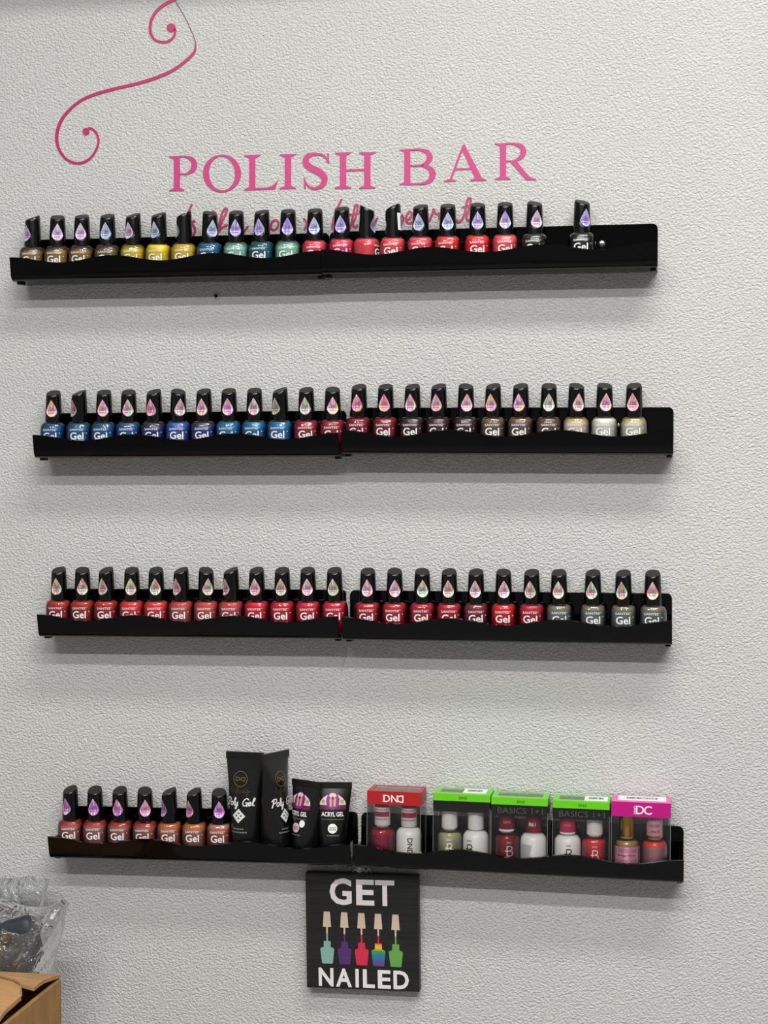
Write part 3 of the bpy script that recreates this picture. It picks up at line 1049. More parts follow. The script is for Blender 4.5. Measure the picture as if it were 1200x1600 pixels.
def acryl_prints(dx=0.0, dot=M_WHITEINK, extra=False):
    zc = 0.0585
    fan_l = [(dx - 0.0155, zc - 0.005), (dx - 0.0150, zc - 0.001), (dx - 0.0115, zc + 0.0035), (dx - 0.006, zc + 0.007), (dx, zc), (dx - 0.004, zc - 0.006)]
    fan_r = [(2 * dx - x, z) for x, z in fan_l][::-1]
    band = [(dx - 0.0158, zc - 0.0098), (dx + 0.0158, zc - 0.0098), (dx + 0.0158, zc - 0.0048), (dx - 0.0158, zc - 0.0048)]
    leaves = [disc(dx - 0.0112, zc - 0.0005, 0.0022, 12), disc(dx + 0.0112, zc - 0.0005, 0.0022, 12), disc(dx + 0.0078, zc + 0.0022, 0.0014, 10)]
    hand = [[(dx - 0.0036, zc - 0.0065), (dx - 0.0010, zc - 0.0065), (dx - 0.0008, zc + 0.0020), (dx - 0.0022, zc + 0.0052), (dx - 0.0040, zc + 0.0022)],
            [(dx + 0.0010, zc - 0.0065), (dx + 0.0036, zc - 0.0055), (dx + 0.0040, zc + 0.0022), (dx + 0.0022, zc + 0.0052), (dx + 0.0006, zc + 0.0020)]]
    petal = [disc(dx, zc + 0.0062, 0.0042, 16, 0.0028)]
    core = [[(dx, zc + 0.0062), (dx + 0.0018, zc + 0.0030), (dx, zc + 0.0004), (dx - 0.0018, zc + 0.0030)]]
    fine = [[(dx - 0.0128 + 0.0022 * q, 0.0372), (dx - 0.0112 + 0.0022 * q, 0.0372), (dx - 0.0112 + 0.0022 * q, 0.0379), (dx - 0.0128 + 0.0022 * q, 0.0379)] for q in range(12)]
    fine += [[(dx - 0.0065 + 0.0024 * q, 0.0185), (dx - 0.0047 + 0.0024 * q, 0.0185), (dx - 0.0047 + 0.0024 * q, 0.0196), (dx - 0.0065 + 0.0024 * q, 0.0196)] for q in range(6)]
    dl = [[(dx - 0.0038 + 0.0021 * q, z), (dx - 0.0022 + 0.0021 * q, z), (dx - 0.0022 + 0.0021 * q, z + 0.0010), (dx - 0.0038 + 0.0021 * q, z + 0.0010)] for q in range(4) for z in (0.0278, 0.0255)]
    out = [('fan_print', fan(fan_l) + fan(fan_r), M_BLUSH, 0.0004), ('ribbon_print', dice([band], 5), M_PLUM, 0.0005), ('leaf_print', leaves, M_LEAF, 0.0007),
           ('round_emblem', fan(disc(dx, zc, 0.0078, 24, 0.0098)), M_PURPLE, 0.0008), ('petal_print', petal, M_BLUSH, 0.0011), ('hand_print', hand, M_SAND, 0.0012), ('core_print', core, M_PLUM, 0.0014),
           ('title_print', text_polys('ACRYL GEL', height=0.0052, width=0.0265, bold=0.022, cx=dx, cy=0.0435), M_WHITEINK, 0.0006),
           ('fine_print', fine, M_GREYINK, 0.0005), ('round_label', fan(disc(dx, 0.0272, 0.0056, 28)), dot, 0.0005), ('label_print', dl, M_GREYINK, 0.0009)]
    out = [(nm, [[(x, z + 0.0115) for x, z in p] for p in ps], m, l) for nm, ps, m, l in out]
    if extra:
        out.append(('price_dot', fan(disc(dx + 0.0085, 0.0440, 0.0036, 20, 0.0042)), M_WHITEINK, 0.0006))
    return out


def stand(px, py, d, ri=3):
    P = at(px, py, d)
    z, _ = shelf_top(ri, P.x)
    return (P.x, -d, z)


make_tube('gel_tube', stand(385, 1300, 0.0235), R(-7), R(-0.3), 0.1265, 0.0480, 0.0165,
          'tall black gel tube facing forward, beside the last polish bottle of the bottom row', poly_prints(-0.0035), 'black gel tubes', R(1))
make_tube('gel_tube', stand(429, 1300, 0.0235), R(64), R(0.4), 0.1265, 0.0490, 0.0165,
          'tall black gel tube turned sideways behind the smaller tubes', poly_prints(0.002), 'black gel tubes', R(0))
make_tube('acryl_gel_tube', stand(477, 1310, 0.0245), R(-24), R(1.0), 0.0935, 0.0420, 0.0155,
          'small black tube with purple emblem and pale pink round label', acryl_prints(-0.0045, M_PINKDOT, True), 'small black acryl gel tubes')
make_tube('acryl_gel_tube', stand(519, 1312, 0.0215), R(12), R(0.6), 0.0915, 0.0450, 0.0155,
          'small black tube with purple emblem and white round label', acryl_prints(), 'small black acryl gel tubes')


# ------------------------------------------------------------------ boxed polish duos
def lacquer_bottle(loc, body, cap_rgb, label, clear=True, cap_metal=False, prints=(), cap_prints=(), top=None, yaw=0.0):
    e = empty('lacquer_bottle', loc, (0, 0, yaw))
    tag(e, label, 'nail polish', 'bottles in the boxed duos')
    prof = [(0.0136, 0), (0.0149, 0.0012), (0.0152, 0.004), (0.0152, 0.0325), (0.0145, 0.0372), (0.0120, 0.0405), (0.0086, 0.0420)]
    if clear:
        g = MB().lathe(prof, 36).obj('glass_body', M_GLASS, e, 50)
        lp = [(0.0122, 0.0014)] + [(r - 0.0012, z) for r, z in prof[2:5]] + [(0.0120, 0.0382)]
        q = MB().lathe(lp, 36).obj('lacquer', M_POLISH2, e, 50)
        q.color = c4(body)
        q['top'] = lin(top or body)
        base = g
    else:
        base = MB().lathe(prof, 36).obj('opaque_body', mat('opaque_' + '_'.join(map(str, body)), body, 0.25), e, 50)
    MB().lathe([(0.0074, 0.0418), (0.0074, 0.0442)], 28).obj('neck', mat('clear_neck', (200, 200, 195), 0.2), e, 40)
    cm = mat('cap_' + '_'.join(map(str, cap_rgb)), cap_rgb, 0.22 if cap_metal else 0.35, 1.0 if cap_metal else 0.0)
    c = MB().lathe([(0.0090, 0.0438), (0.0094, 0.0446), (0.0089, 0.0780), (0.0080, 0.0792)], 32).obj('bottle_cap', cm, e, 40)

    def fb(x, z):
        return (x, -math.sqrt(max(0.0152 ** 2 - x * x, 1e-8)) - 0.0003, z)

    def fc(x, z):
        r = 0.0094 - 0.0005 * (z - 0.0516) / 0.0264
        return (x, -math.sqrt(max(r * r - x * x, 1e-8)) - 0.0003, z)

    def fc2(x, z):
        p = fc(x, z)
        return (p[0], p[1] - 0.0003, p[2])

    def fb2(x, z):
        p = fb(x, z)
        return (p[0], p[1] - 0.0003, p[2])

    for nm, polys, m, lay in prints:
        flat(polys, fb2 if lay else fb).obj(nm, m, base)
    for nm, polys, m, lay in cap_prints:
        flat(polys, fc2 if lay else fc).obj(nm, m, c)
    return e


M_POLISH2 = M_POLISH.copy()
M_POLISH2.name = 'boxed_lacquer'
for n_ in M_POLISH2.node_tree.nodes:
    if n_.type == 'MAP_RANGE':
        n_.inputs['From Min'].default_value = 0.0345
        n_.inputs['From Max'].default_value = 0.0375


def wrap(z0, z1, hw=0.0085, n=10):
    return [[(-hw + 2 * hw * k / n, z0), (-hw + 2 * hw * (k + 1) / n, z0), (-hw + 2 * hw * (k + 1) / n, z1), (-hw + 2 * hw * k / n, z1)] for k in range(n)]


def b_logo(m, cx=0.0015, cy=0.0225):
    s = 0.0054
    p = ribbon([(cx - 0.4 * s, cy - s), (cx - 0.4 * s, cy - 0.3 * s)], 0.0011, sub=1, caps=False)
    p += ribbon([(cx - 0.4 * s, cy + 0.35 * s), (cx - 0.4 * s, cy + s)], 0.0011, sub=1, caps=False)
    p += ribbon([(cx - 0.4 * s, cy + s), (cx + 0.3 * s, cy + s), (cx + 0.6 * s, cy + 0.75 * s), (cx + 0.55 * s, cy + 0.3 * s), (cx + 0.1 * s, cy + 0.05 * s)], 0.0011, caps=False)
    p += ribbon([(cx + 0.1 * s, cy + 0.05 * s), (cx + 0.65 * s, cy - 0.15 * s), (cx + 0.75 * s, cy - 0.65 * s), (cx + 0.35 * s, cy - s), (cx - 0.4 * s, cy - s)], 0.0011, caps=False)
    p += [[(cx - 0.85 * s, cy - 0.08 * s), (cx + 0.05 * s, cy - 0.08 * s), (cx + 0.05 * s, cy + 0.12 * s), (cx - 0.85 * s, cy + 0.12 * s)],
          [(cx - 0.5 * s, cy - 0.45 * s), (cx - 0.3 * s, cy - 0.45 * s), (cx - 0.3 * s, cy + 0.5 * s), (cx - 0.5 * s, cy + 0.5 * s)]]
    return [('logo_print', p, m, 1), ('maker_print', text_polys('S|N|S', height=0.0024, cx=cx, cy=cy + 0.0095), m, 1)]


M_ROSELAB = mat('rose_label', (176, 44, 84), 0.45)
M_MAUVELAB = mat('mauve_label', (204, 140, 158), 0.45)
M_SILVLOGO = mat('silver_logo', (206, 190, 194), 0.35, 0.3)
M_CREAMLOGO = mat('cream_logo', (236, 236, 222), 0.45)
M_DARKROSE = mat('dark_rose_ink', (96, 32, 60), 0.45)


def band_cap(words):
    out = [('cap_band', wrap(0.0655, 0.0715), M_ROSELAB, 0), ('cap_band', wrap(0.0545, 0.0605), M_ROSELAB, 0)]
    pr = []
    for z in (0.0685, 0.0575):
        pr += text_polys(words, height=0.0032, cx=0.0, cy=z)
    out.append(('cap_print', pr, M_DARKROSE, 1))
    fine = []
    for z in (0.0622, 0.0512):
        for q in range(7):
            x0 = -0.0072 + 0.00208 * q
            fine.append([(x0, z), (x0 + 0.0015, z), (x0 + 0.0015, z + 0.0012), (x0, z + 0.0012)])
    out.append(('fine_print', fine, M_GREYINK, 1))
    return out


def duo_box(px0, px1, py, name_label, group, header, prints, top, bottles, yaw=0.0):
    """Clear carton with a printed header; front corners at px0, px1 of the photograph."""
    d0, d1 = 0.0432, 0.0048
    A, B = at(px0, py, d0), at(px1, py, d0)
    w = B.x - A.x
    cx, cy = (A.x + B.x) / 2, -(d0 + d1) / 2
    dep = d0 - d1
    z, roll = shelf_top(3, cx)
    H = A.z / 2 + B.z / 2 - z
    e = empty('polish_duo_box', (cx, cy, z), (0, -roll, yaw))
    tag(e, name_label, 'box', group)
    hw, hd, t = w / 2, dep / 2, 0.0004
    # clear walls: four panes and the floor of the carton
    for nm, b in (('clear_panel', (-hw, hw, -hd, -hd + t, 0, H - 0.0002)), ('clear_panel', (-hw, hw, hd - t, hd, 0, H - 0.0002)),
                  ('clear_panel', (-hw, -hw + t, -hd + t, hd - t, 0, H - 0.0002)), ('clear_panel', (hw - t, hw, -hd + t, hd - t, 0, H - 0.0002))):
        MB().box(*b).obj(nm, M_FILM, e)
    for ex_, ey_ in ((-1, -1), (1, -1), (-1, 1), (1, 1)):
        MB().box(ex_ * (hw + 0.0001) - 0.0004, ex_ * (hw + 0.0001) + 0.0004, ey_ * (hd + 0.0001) - 0.0004, ey_ * (hd + 0.0001) + 0.0004, 0.0002, H - 0.0155).obj('folded_edge', M_SHEEN, e)
    MB().box(-hw + t, hw - t, -hd + t, hd - t, 0, t).obj('carton_floor', mat('carton_floor_white', (190, 190, 186), 0.6), e)
    zt = H
    for (hh, m) in header:
        b = MB()
        o = 0.0003
        b.box(-hw - o, hw + o, -hd - o, -hd - o / 3, zt - hh, zt)
        b.box(-hw - o, -hw - o / 3, -hd - o, hd + o, zt - hh, zt)
        b.box(hw + o / 3, hw + o, -hd - o, hd + o, zt - hh, zt)
        b.obj('header_band', m, e)
        zt -= hh
    top(e, hw, hd, H)
    for nm, polys, m in prints(H):
        flat(polys, lambda x, zz: (x, -hd - 0.0006, zz)).obj(nm, m, e)
    for k, kw in enumerate(bottles):
        sx = (-1, 1)[k]
        kw = dict(kw)
        off = kw.pop('dx', 0.0)
        lacquer_bottle((cx + sx * 0.0156 + off, cy - 0.0040, z + 0.0007 + (sx * 0.0156 + off) * math.tan(roll)), **kw)
    return e


M_RED = mat('red_card', (176, 30, 32), 0.35)
M_GREEN = mat('lime_green_card', (104, 204, 20), 0.35)
M_BLK = mat('black_card', (24, 23, 22), 0.35)
M_MAG = mat('magenta_card', (190, 18, 126), 0.3)
M_PALEPINK = mat('pink_card_top', (226, 96, 168), 0.3)
M_LABEL = mat('paper_label', (232, 232, 230), 0.6)


def frame_top(m, win, label_box=None):
    def fn(e, hw, hd, H):
        x0, x1, y0, y1 = win[0] * hw, win[1] * hw, win[2] * hd, win[3] * hd
        b = MB()
        z0, z1 = H, H + 0.0004
        b.box(-hw, hw, -hd, y0, z0, z1).box(-hw, hw, y1, hd, z0, z1).box(-hw, x0, y0, y1, z0, z1).box(x1, hw, y0, y1, z0, z1)
        t = b.obj('top_panel', m, e)
        MB().box(x0, x1, y0, y1, H - 0.0003, H).obj('top_window', M_SHEEN, t)
        if label_box:
            lx0, lx1, ly0, ly1 = label_box[0] * hw, label_box[1] * hw, label_box[2] * hd, label_box[3] * hd
            l = MB().box(lx0, lx1, ly0, ly1, H + 0.0004, H + 0.0007).obj('barcode_label', M_LABEL, e)
            bb = MB()
            random.seed(5)
            x = lx0 + 0.18 * (lx1 - lx0)
            while x < lx1 - 0.18 * (lx1 - lx0):
                ww = random.choice((0.0004, 0.0007, 0.0011))
                bb.box(x, x + ww, ly0 + 0.3 * (ly1 - ly0), ly1 - 0.25 * (ly1 - ly0), H + 0.0006, H + 0.0008)
                x += ww + random.choice((0.0004, 0.0008))
            bb.obj('barcode_print', M_BLACKINK, l)
    return fn


def dnd_print(H):
    zc = H - 0.0078
    p = text_polys('DN', height=0.0085, bold=0.012, cx=-0.0038, cy=zc)
    p += text_polys('D', height=0.0085, bold=0.012, mirror=True, cx=0.0076, cy=zc)
    v = turn(text_polys('DAISY', height=0.0016, width=0.0085, cx=0, cy=0), R(90))
    v = [[(x - 0.0125, y + zc) for x, y in q] for q in v]
    return [('logo_print', p, M_WHITEINK), ('side_print', v, M_WHITEINK)]


def sns_print(basics):
    def fn(H):
        out = [('maker_print', text_polys('S|N|S', height=0.0040, cx=0.0015, cy=H - 0.0043), mat('dark_green_ink', (30, 70, 10), 0.4))]
        if basics:
            out.append(('title_print', text_polys('BASICS 1+1', height=0.0068, width=0.0520, cx=0.001, cy=H - 0.0142), M_DKINK))
        return out
    return fn


def dc_print(H):
    zc = H - 0.0085
    p = text_polys('DC', height=0.0100, bold=0.012, spacing=0.86, cx=0.0032, cy=zc)
    v = turn(text_polys('DND', height=0.0026, width=0.0092, bold=0.01, cx=0, cy=0), R(90))
    v = [[(x - 0.0068, y + zc) for x, y in q] for q in v]
    return [('logo_print', p, M_WHITEINK), ('side_print', v, M_WHITEINK)]


WHITE = (244, 243, 238)
vert_dnd = turn(text_polys('DND', height=0.0062, bold=0.012, cx=0, cy=0), R(-90))
vert_dnd = [[(x + 0.0018, y + 0.0225) for x, y in p] for p in vert_dnd]
fine_block = []
random.seed(9)
for k in range(13):
    x = -0.0125
    while x < -0.0005 - 0.003 * random.random():
        ww = random.uniform(0.0006, 0.0016)
        fine_block.append([(x, 0.0105 + 0.0016 * k), (x + ww, 0.0105 + 0.0016 * k), (x + ww, 0.0113 + 0.0016 * k), (x, 0.0113 + 0.0016 * k)])
        x += ww + 0.0004

GB = 'boxed polish duos on the bottom row'
duo_box(573.5, 657, 1237.5, 'clear duo box with a red printed top, leftmost of the boxes', GB, [(0.0152, M_RED)], dnd_print,
        frame_top(M_RED, (-0.84, 0.84, -0.70, 0.70)),
        [dict(body=(178, 16, 74), top=(186, 14, 40), cap_rgb=(232, 228, 226), label='magenta red polish with banded white cap inside the red-topped box', cap_prints=band_cap('DND'), dx=-0.0003),
         dict(body=WHITE, clear=False, cap_rgb=(226, 222, 220), label='white gel bottle with banded cap inside the red-topped box', dx=0.0002,
              prints=[('logo_print', vert_dnd, M_BLACKINK, 0)], cap_prints=band_cap('D120'), yaw=R(6))], R(-1))
duo_box(676.5, 765, 1241.5, 'clear duo box with lime green top, holding cream and white bottles', GB, [(0.0078, M_GREEN), (0.0125, M_BLK)], sns_print(False),
        frame_top(M_GREEN, (-0.80, 0.80, -0.50, 0.75), (0.0, 0.82, -0.55, 0.75)),
        [dict(body=(214, 214, 180), top=(196, 192, 140), cap_rgb=WHITE, label='pale cream polish with white cap inside the first green-topped box', prints=b_logo(M_CREAMLOGO)),
         dict(body=WHITE, clear=False, cap_rgb=WHITE, label='white gel bottle with white cap inside the first green-topped box', prints=b_logo(M_BLACKINK, -0.0062), dx=-0.0002)])
duo_box(767, 855, 1247.5, 'clear duo box with lime green top, holding dark red and white bottles', GB, [(0.0078, M_GREEN), (0.0125, M_BLK)], sns_print(True),
        frame_top(M_GREEN, (-0.80, 0.80, -0.50, 0.75)),
        [dict(body=(158, 8, 40), top=(150, 10, 34), cap_rgb=(128, 20, 50), label='dark red polish with maroon cap inside the middle green-topped box', prints=b_logo(M_SILVLOGO, 0.0042),
              cap_prints=[('cap_print', text_polys('S|N|S', height=0.0036, cx=0.0012, cy=0.0545), M_SILVLOGO, 0), ('cap_band', wrap(0.0440, 0.0462, 0.0088), M_WHITEINK, 0)]),
         dict(body=WHITE, clear=False, cap_rgb=(128, 26, 54), label='white gel bottle with maroon numbered cap inside the middle green-topped box',
              prints=[('fine_print', fine_block, M_GREYINK, 0)], cap_prints=[('cap_print', text_polys('861', height=0.0046, bold=0.01, cx=-0.0008, cy=0.0535), M_WHITEINK, 0)])])
duo_box(863, 951.5, 1253, 'clear duo box with lime green top, holding white and coral bottles', GB, [(0.0078, M_GREEN), (0.0125, M_BLK)], sns_print(True),
        frame_top(M_GREEN, (-0.80, 0.80, -0.50, 0.75), (0.10, 0.92, -0.60, 0.70)),
        [dict(body=WHITE, clear=False, cap_rgb=(198, 44, 94), label='white gel bottle with pink cap inside the last green-topped box', prints=b_logo(M_BLACKINK, 0.0018),
              cap_prints=[('cap_print', text_polys('S|N|S', height=0.0036, cx=0.0, cy=0.0540), mat('pale_pink_ink', (230, 140, 170), 0.4), 0), ('cap_band', wrap(0.0440, 0.0460, 0.0088), M_WHITEINK, 0)]),
         dict(body=(240, 70, 88), top=(236, 40, 44), cap_rgb=WHITE, label='coral polish with white cap inside the last green-topped box', prints=b_logo(mat('peach_logo', (246, 176, 180), 0.4), 0.0005))])
dc_wrap = [('wrap_label', wrap(0.0010, 0.0335, 0.0147, 14), M_MAUVELAB, 0)]
dc_words = []
for z in (0.0295, 0.0175):
    dc_words += text_polys('150!DC150', height=0.0036, width=0.0225, cx=0, cy=z)
dc_names = []
for z in (0.0238, 0.0118):
    dc_names += text_polys('Beige Pink', height=0.0030, width=0.0200, cx=0, cy=z)
duo_box(955, 1047, 1254, 'clear duo box with a magenta printed top, rightmost of the boxes', GB, [(0.0165, M_MAG)], dc_print,
        frame_top(M_PALEPINK, (-0.80, 0.85, -0.45, 0.70), (-0.80, 0.85, -0.55, 0.75)),
        [dict(body=(196, 140, 120), top=(190, 150, 70), cap_rgb=(206, 160, 60), cap_metal=True, label='pink labelled polish with shiny gold cap inside the magenta-topped box',
              prints=dc_wrap + [('number_print', dc_words, mat('mauve_ink', (140, 84, 104), 0.4), 1), ('name_print', dc_names, mat('brown_ink', (84, 48, 56), 0.4), 1)]),
         dict(body=(202, 142, 152), top=(250, 74, 40), cap_rgb=(214, 150, 168), label='mauve pink polish with pink printed cap inside the magenta-topped box',
              cap_prints=[('cap_print', text_polys('150 DC', height=0.0030, cx=0, cy=0.0580) + text_polys('Pink B', height=0.0026, cx=0.001, cy=0.0515) + text_polys('IDC 1', height=0.0028, cx=0, cy=0.0650), M_DARKROSE, 0),
                          ('cap_band', wrap(0.0440, 0.0462, 0.0090), mat('gold_ring', (200, 150, 60), 0.25, 1.0), 0)])])

# ------------------------------------------------------------------ sign below the shelf
M_SIGNB = mat('black_stained_wood', (20, 20, 20), 0.5)
tc_ = nd(M_SIGNB, 'ShaderNodeTexCoord')
mp_ = nd(M_SIGNB, 'ShaderNodeMapping')
mp_.inputs['Scale'].default_value = (18, 40, 420)
lk(M_SIGNB, tc_.outputs['Object'], mp_.inputs['Vector'])
nn_ = noise_node(M_SIGNB, 1.0, 4, 0.6, mp_.outputs['Vector'], 0.4)
rr_ = nd(M_SIGNB, 'ShaderNodeValToRGB')
rr_.color_ramp.elements[0].color = c4((13, 13, 13))
rr_.color_ramp.elements[0].position = 0.35
rr_.color_ramp.elements[1].color = c4((34, 33, 33))
rr_.color_ramp.elements[1].position = 0.75
lk(M_SIGNB, nn_.outputs['Fac'], rr_.inputs['Fac'])
lk(M_SIGNB, rr_.outputs['Color'], bsdf(M_SIGNB).inputs['Base Color'])


def grain(name, rgb, amp=10):
    m = mat(name, rgb, 0.55)
    tc = nd(m, 'ShaderNodeTexCoord')
    mp = nd(m, 'ShaderNodeMapping')
    mp.inputs['Scale'].default_value = (30, 60, 420)
    lk(m, tc.outputs['Object'], mp.inputs['Vector'])
    n = noise_node(m, 1.0, 3, 0.6, mp.outputs['Vector'], 0.3)
    mx = nd(m, 'ShaderNodeMix', data_type='RGBA')
    mx.inputs['A'].default_value = c4([max(v - amp, 0) for v in rgb])
    mx.inputs['B'].default_value = c4([min(v + amp, 255) for v in rgb])
    lk(m, n.outputs['Fac'], mx.inputs['Factor'])
    lk(m, mx.outputs['Result'], bsdf(m).inputs['Base Color'])
    return m


SIGN_T = 0.012
SIGN_D = SIGN_T + 0.004
cs = [at(478.3, 1363, SIGN_D), at(654.2, 1369, SIGN_D), at(657, 1550, SIGN_D), at(480.5, 1543, SIGN_D)]
sc_ = sum(cs, Vector()) / 4
sw = ((cs[1] - cs[0]).length + (cs[2] - cs[3]).length) / 2
sh_ = ((cs[3] - cs[0]).length + (cs[2] - cs[1]).length) / 2
sroll = (math.atan2((cs[1] - cs[0]).z, (cs[1] - cs[0]).x) + math.atan2((cs[2] - cs[3]).z, (cs[2] - cs[3]).x)) / 2
sign = empty('wall_sign', (sc_.x, -0.004, sc_.z - sh_ / 2), (0, -sroll, 0))
tag(sign, 'square black wooden sign lettered GET NAILED with five painted polish bottles', 'sign')
board = MB().box(-sw / 2, sw / 2, -SIGN_T, 0, 0, sh_).obj('board', M_SIGNB, sign, bevel=0.0006)
SF = lambda u, v, lift=0.0003: ((u - 0.5) * sw, -SIGN_T - lift, (1 - v) * sh_)   # u, v in the board's square, v down


def sign_text(body, u0, u1, v0, v1):
    pol = text_polys(body, height=1.0, width=1.0, bold=0.028, cx=0.5, cy=0.5)
    return flat([[(u0 + x * (u1 - u0), v1 + y * (v0 - v1)) for x, y in p] for p in pol], SF)


M_SIGNW = grain('white_sign_paint', (232, 226, 224), 6)
M_BARE = grain('bare_wood', (204, 182, 160), 12)
for ch, u0, u1 in (('G', 0.215, 0.412), ('E', 0.452, 0.612), ('T', 0.620, 0.790)):
    sign_text(ch, u0, u1, 0.040 if ch == 'G' else 0.046, 0.272 if ch == 'G' else 0.268).obj('letter', M_SIGNW, sign)
for ch, u0, u1 in (('N', 0.108, 0.240), ('A', 0.262, 0.404), ('I', 0.436, 0.466), ('L', 0.502, 0.608), ('E', 0.634, 0.748), ('D', 0.772, 0.908)):
    sign_text(ch, u0, u1, 0.822, 0.982).obj('letter', M_SIGNW, sign)
rain = mat('rainbow_paint', (200, 60, 60), 0.55)
tcr = nd(rain, 'ShaderNodeTexCoord')
spr = nd(rain, 'ShaderNodeSeparateXYZ')
lk(rain, tcr.outputs['Object'], spr.inputs[0])
mrr = nd(rain, 'ShaderNodeMapRange')
mrr.inputs['From Min'].default_value = (1 - 0.79) * sh_
mrr.inputs['From Max'].default_value = (1 - 0.555) * sh_
lk(rain, spr.outputs['Z'], mrr.inputs['Value'])
rmp = nd(rain, 'ShaderNodeValToRGB')
els = rmp.color_ramp.elements
els[0].color = c4((104, 66, 130))
els[1].color = c4((200, 24, 46))
for pos, col in ((0.03, (104, 66, 130)), (0.15, (96, 70, 140)), (0.25, (36, 110, 160)), (0.40, (30, 130, 150)), (0.55, (70, 150, 60)), (0.68, (236, 200, 40)), (0.76, (240, 160, 30)), (0.84, (214, 40, 50)), (0.98, (200, 24, 46))):
    el = els.new(pos)
    el.color = c4(col)
lk(rain, mrr.outputs['Result'], rmp.inputs['Fac'])
lk(rain, rmp.outputs['Color'], bsdf(rain).inputs['Base Color'])
PB = [(0.1880, grain('mint_paint', (128, 172, 160), 8)), (0.3430, grain('purple_paint', (78, 42, 104), 10)), (0.4950, grain('red_paint', (206, 40, 72), 6)), (0.6430, rain), (0.7960, grain('green_paint', (98, 160, 72), 8))]
for k, (u, m) in enumerate(PB):
    dv = 0.0015 * k
    flat([[(u - 0.027, 0.333 + dv), (u + 0.027, 0.333 + dv), (u + 0.037, 0.466 + dv), (u - 0.037, 0.466 + dv)]], SF).obj('painted_cap', M_BARE, sign)
    flat([[(u - 0.0075, 0.466 + dv), (u + 0.0075, 0.466 + dv), (u + 0.0075, 0.522 + dv), (u - 0.0075, 0.522 + dv)]], SF).obj('painted_brush_stem', M_BARE, sign)
    b = [(u - 0.0065, 0.522 + dv), (u + 0.0065, 0.522 + dv), (u + 0.0075, 0.590 + dv), (u + 0.031, 0.588 + dv), (u + 0.031, 0.640 + dv), (u + 0.058, 0.650 + dv), (u + 0.062, 0.662 + dv),
         (u + 0.049, 0.775 + dv), (u + 0.043, 0.785 + dv), (u - 0.043, 0.785 + dv), (u - 0.049, 0.775 + dv), (u - 0.062, 0.662 + dv), (u - 0.058, 0.650 + dv), (u - 0.031, 0.640 + dv), (u - 0.031, 0.588 + dv), (u - 0.0075, 0.590 + dv)]
    flat([b], SF).obj('painted_bottle', m, sign)
# thin clear cord that hangs the sign from the shelf above
cord = [(-0.012, -0.004, sh_ + 0.0005), (-0.008, -0.007, sh_ + 0.004), (-0.003, -0.006, sh_ + 0.0005), (0.001, -0.008, sh_ + 0.0065), (0.005, -0.006, sh_ + 0.001), (0.008, -0.007, sh_ + 0.006), (0.011, -0.005, sh_ + 0.0008)]
cp3 = smooth_path(cord, 5)
MB().tube(cp3, 0.0008, 8).obj('hanging_cord', mat('pale_cord', (196, 196, 192), 0.3), sign, 60)

# small plastic anchor left in the wall under the top shelf
pa = at(338, 462.5, 0.0)
an = MB()
tmp = MB().lathe([(0.0040, 0.0), (0.0040, 0.0009), (0.0033, 0.0014), (0.0023, 0.0014)], 18, cap=False)
an.add([(v.x, -v.z, v.y) for v in tmp.v], [tuple(reversed(f)) for f in tmp.f])
tmp = MB().lathe([(0.00001, 0.0007), (0.0023, 0.0007)], 18, cap=False)
an.add([(v.x, -v.z, v.y) for v in tmp.v], [tuple(reversed(f)) for f in tmp.f], 1)
tmp = MB().lathe([(0.0023, 0.0007), (0.0023, 0.0014)], 18, cap=False)
an.add([(v.x, -v.z, v.y) for v in tmp.v], [tuple(reversed(f)) for f in tmp.f], 1)
o = an.obj('wall_anchor', [mat('grey_anchor', (176, 176, 176), 0.5), mat('anchor_hole', (12, 12, 12), 0.8)], None, 40)
o.location = (pa.x, -0.0001, pa.z)
tag(o, 'small empty screw anchor in the wall under the top shelf', 'wall anchor')


# ------------------------------------------------------------------ carton and bags in the lower left corner
def card_material(name, rgb, vertical=True):
    m = mat(name, rgb, 0.8, 0, 0.2)
    tc = nd(m, 'ShaderNodeTexCoord')
    mp = nd(m, 'ShaderNodeMapping')
    mp.inputs['Scale'].default_value = (160, 160, 5) if vertical else (8, 160, 60)
    lk(m, tc.outputs['Object'], mp.inputs['Vector'])
    n = noise_node(m, 1.0, 3, 0.55, mp.outputs['Vector'])
    n2 = noise_node(m, 35, 4, 0.6, tc.outputs['Object'])
    ad = nd(m, 'ShaderNodeMath', operation='ADD')
    lk(m, n.outputs['Fac'], ad.inputs[0])
    lk(m, n2.outputs['Fac'], ad.inputs[1])
    rp = nd(m, 'ShaderNodeValToRGB')
    rp.color_ramp.elements[0].position = 0.30
    rp.color_ramp.elements[0].color = c4([v * 0.86 for v in rgb])
    rp.color_ramp.elements[1].position = 0.75
    rp.color_ramp.elements[1].color = c4([min(v * 1.08, 255) for v in rgb])
    hv = nd(m, 'ShaderNodeMath', operation='MULTIPLY')
    hv.inputs[1].default_value = 0.5
    lk(m, ad.outputs[0], hv.inputs[0])
    lk(m, hv.outputs[0], rp.inputs['Fac'])
    lk(m, rp.outputs['Color'], bsdf(m).inputs['Base Color'])
    bp = nd(m, 'ShaderNodeBump')
    bp.inputs['Strength'].default_value = 0.25
    bp.inputs['Distance'].default_value = 0.001
    lk(m, n.outputs['Fac'], bp.inputs['Height'])
    lk(m, bp.outputs['Normal'], bsdf(m).inputs['Normal'])
    return m


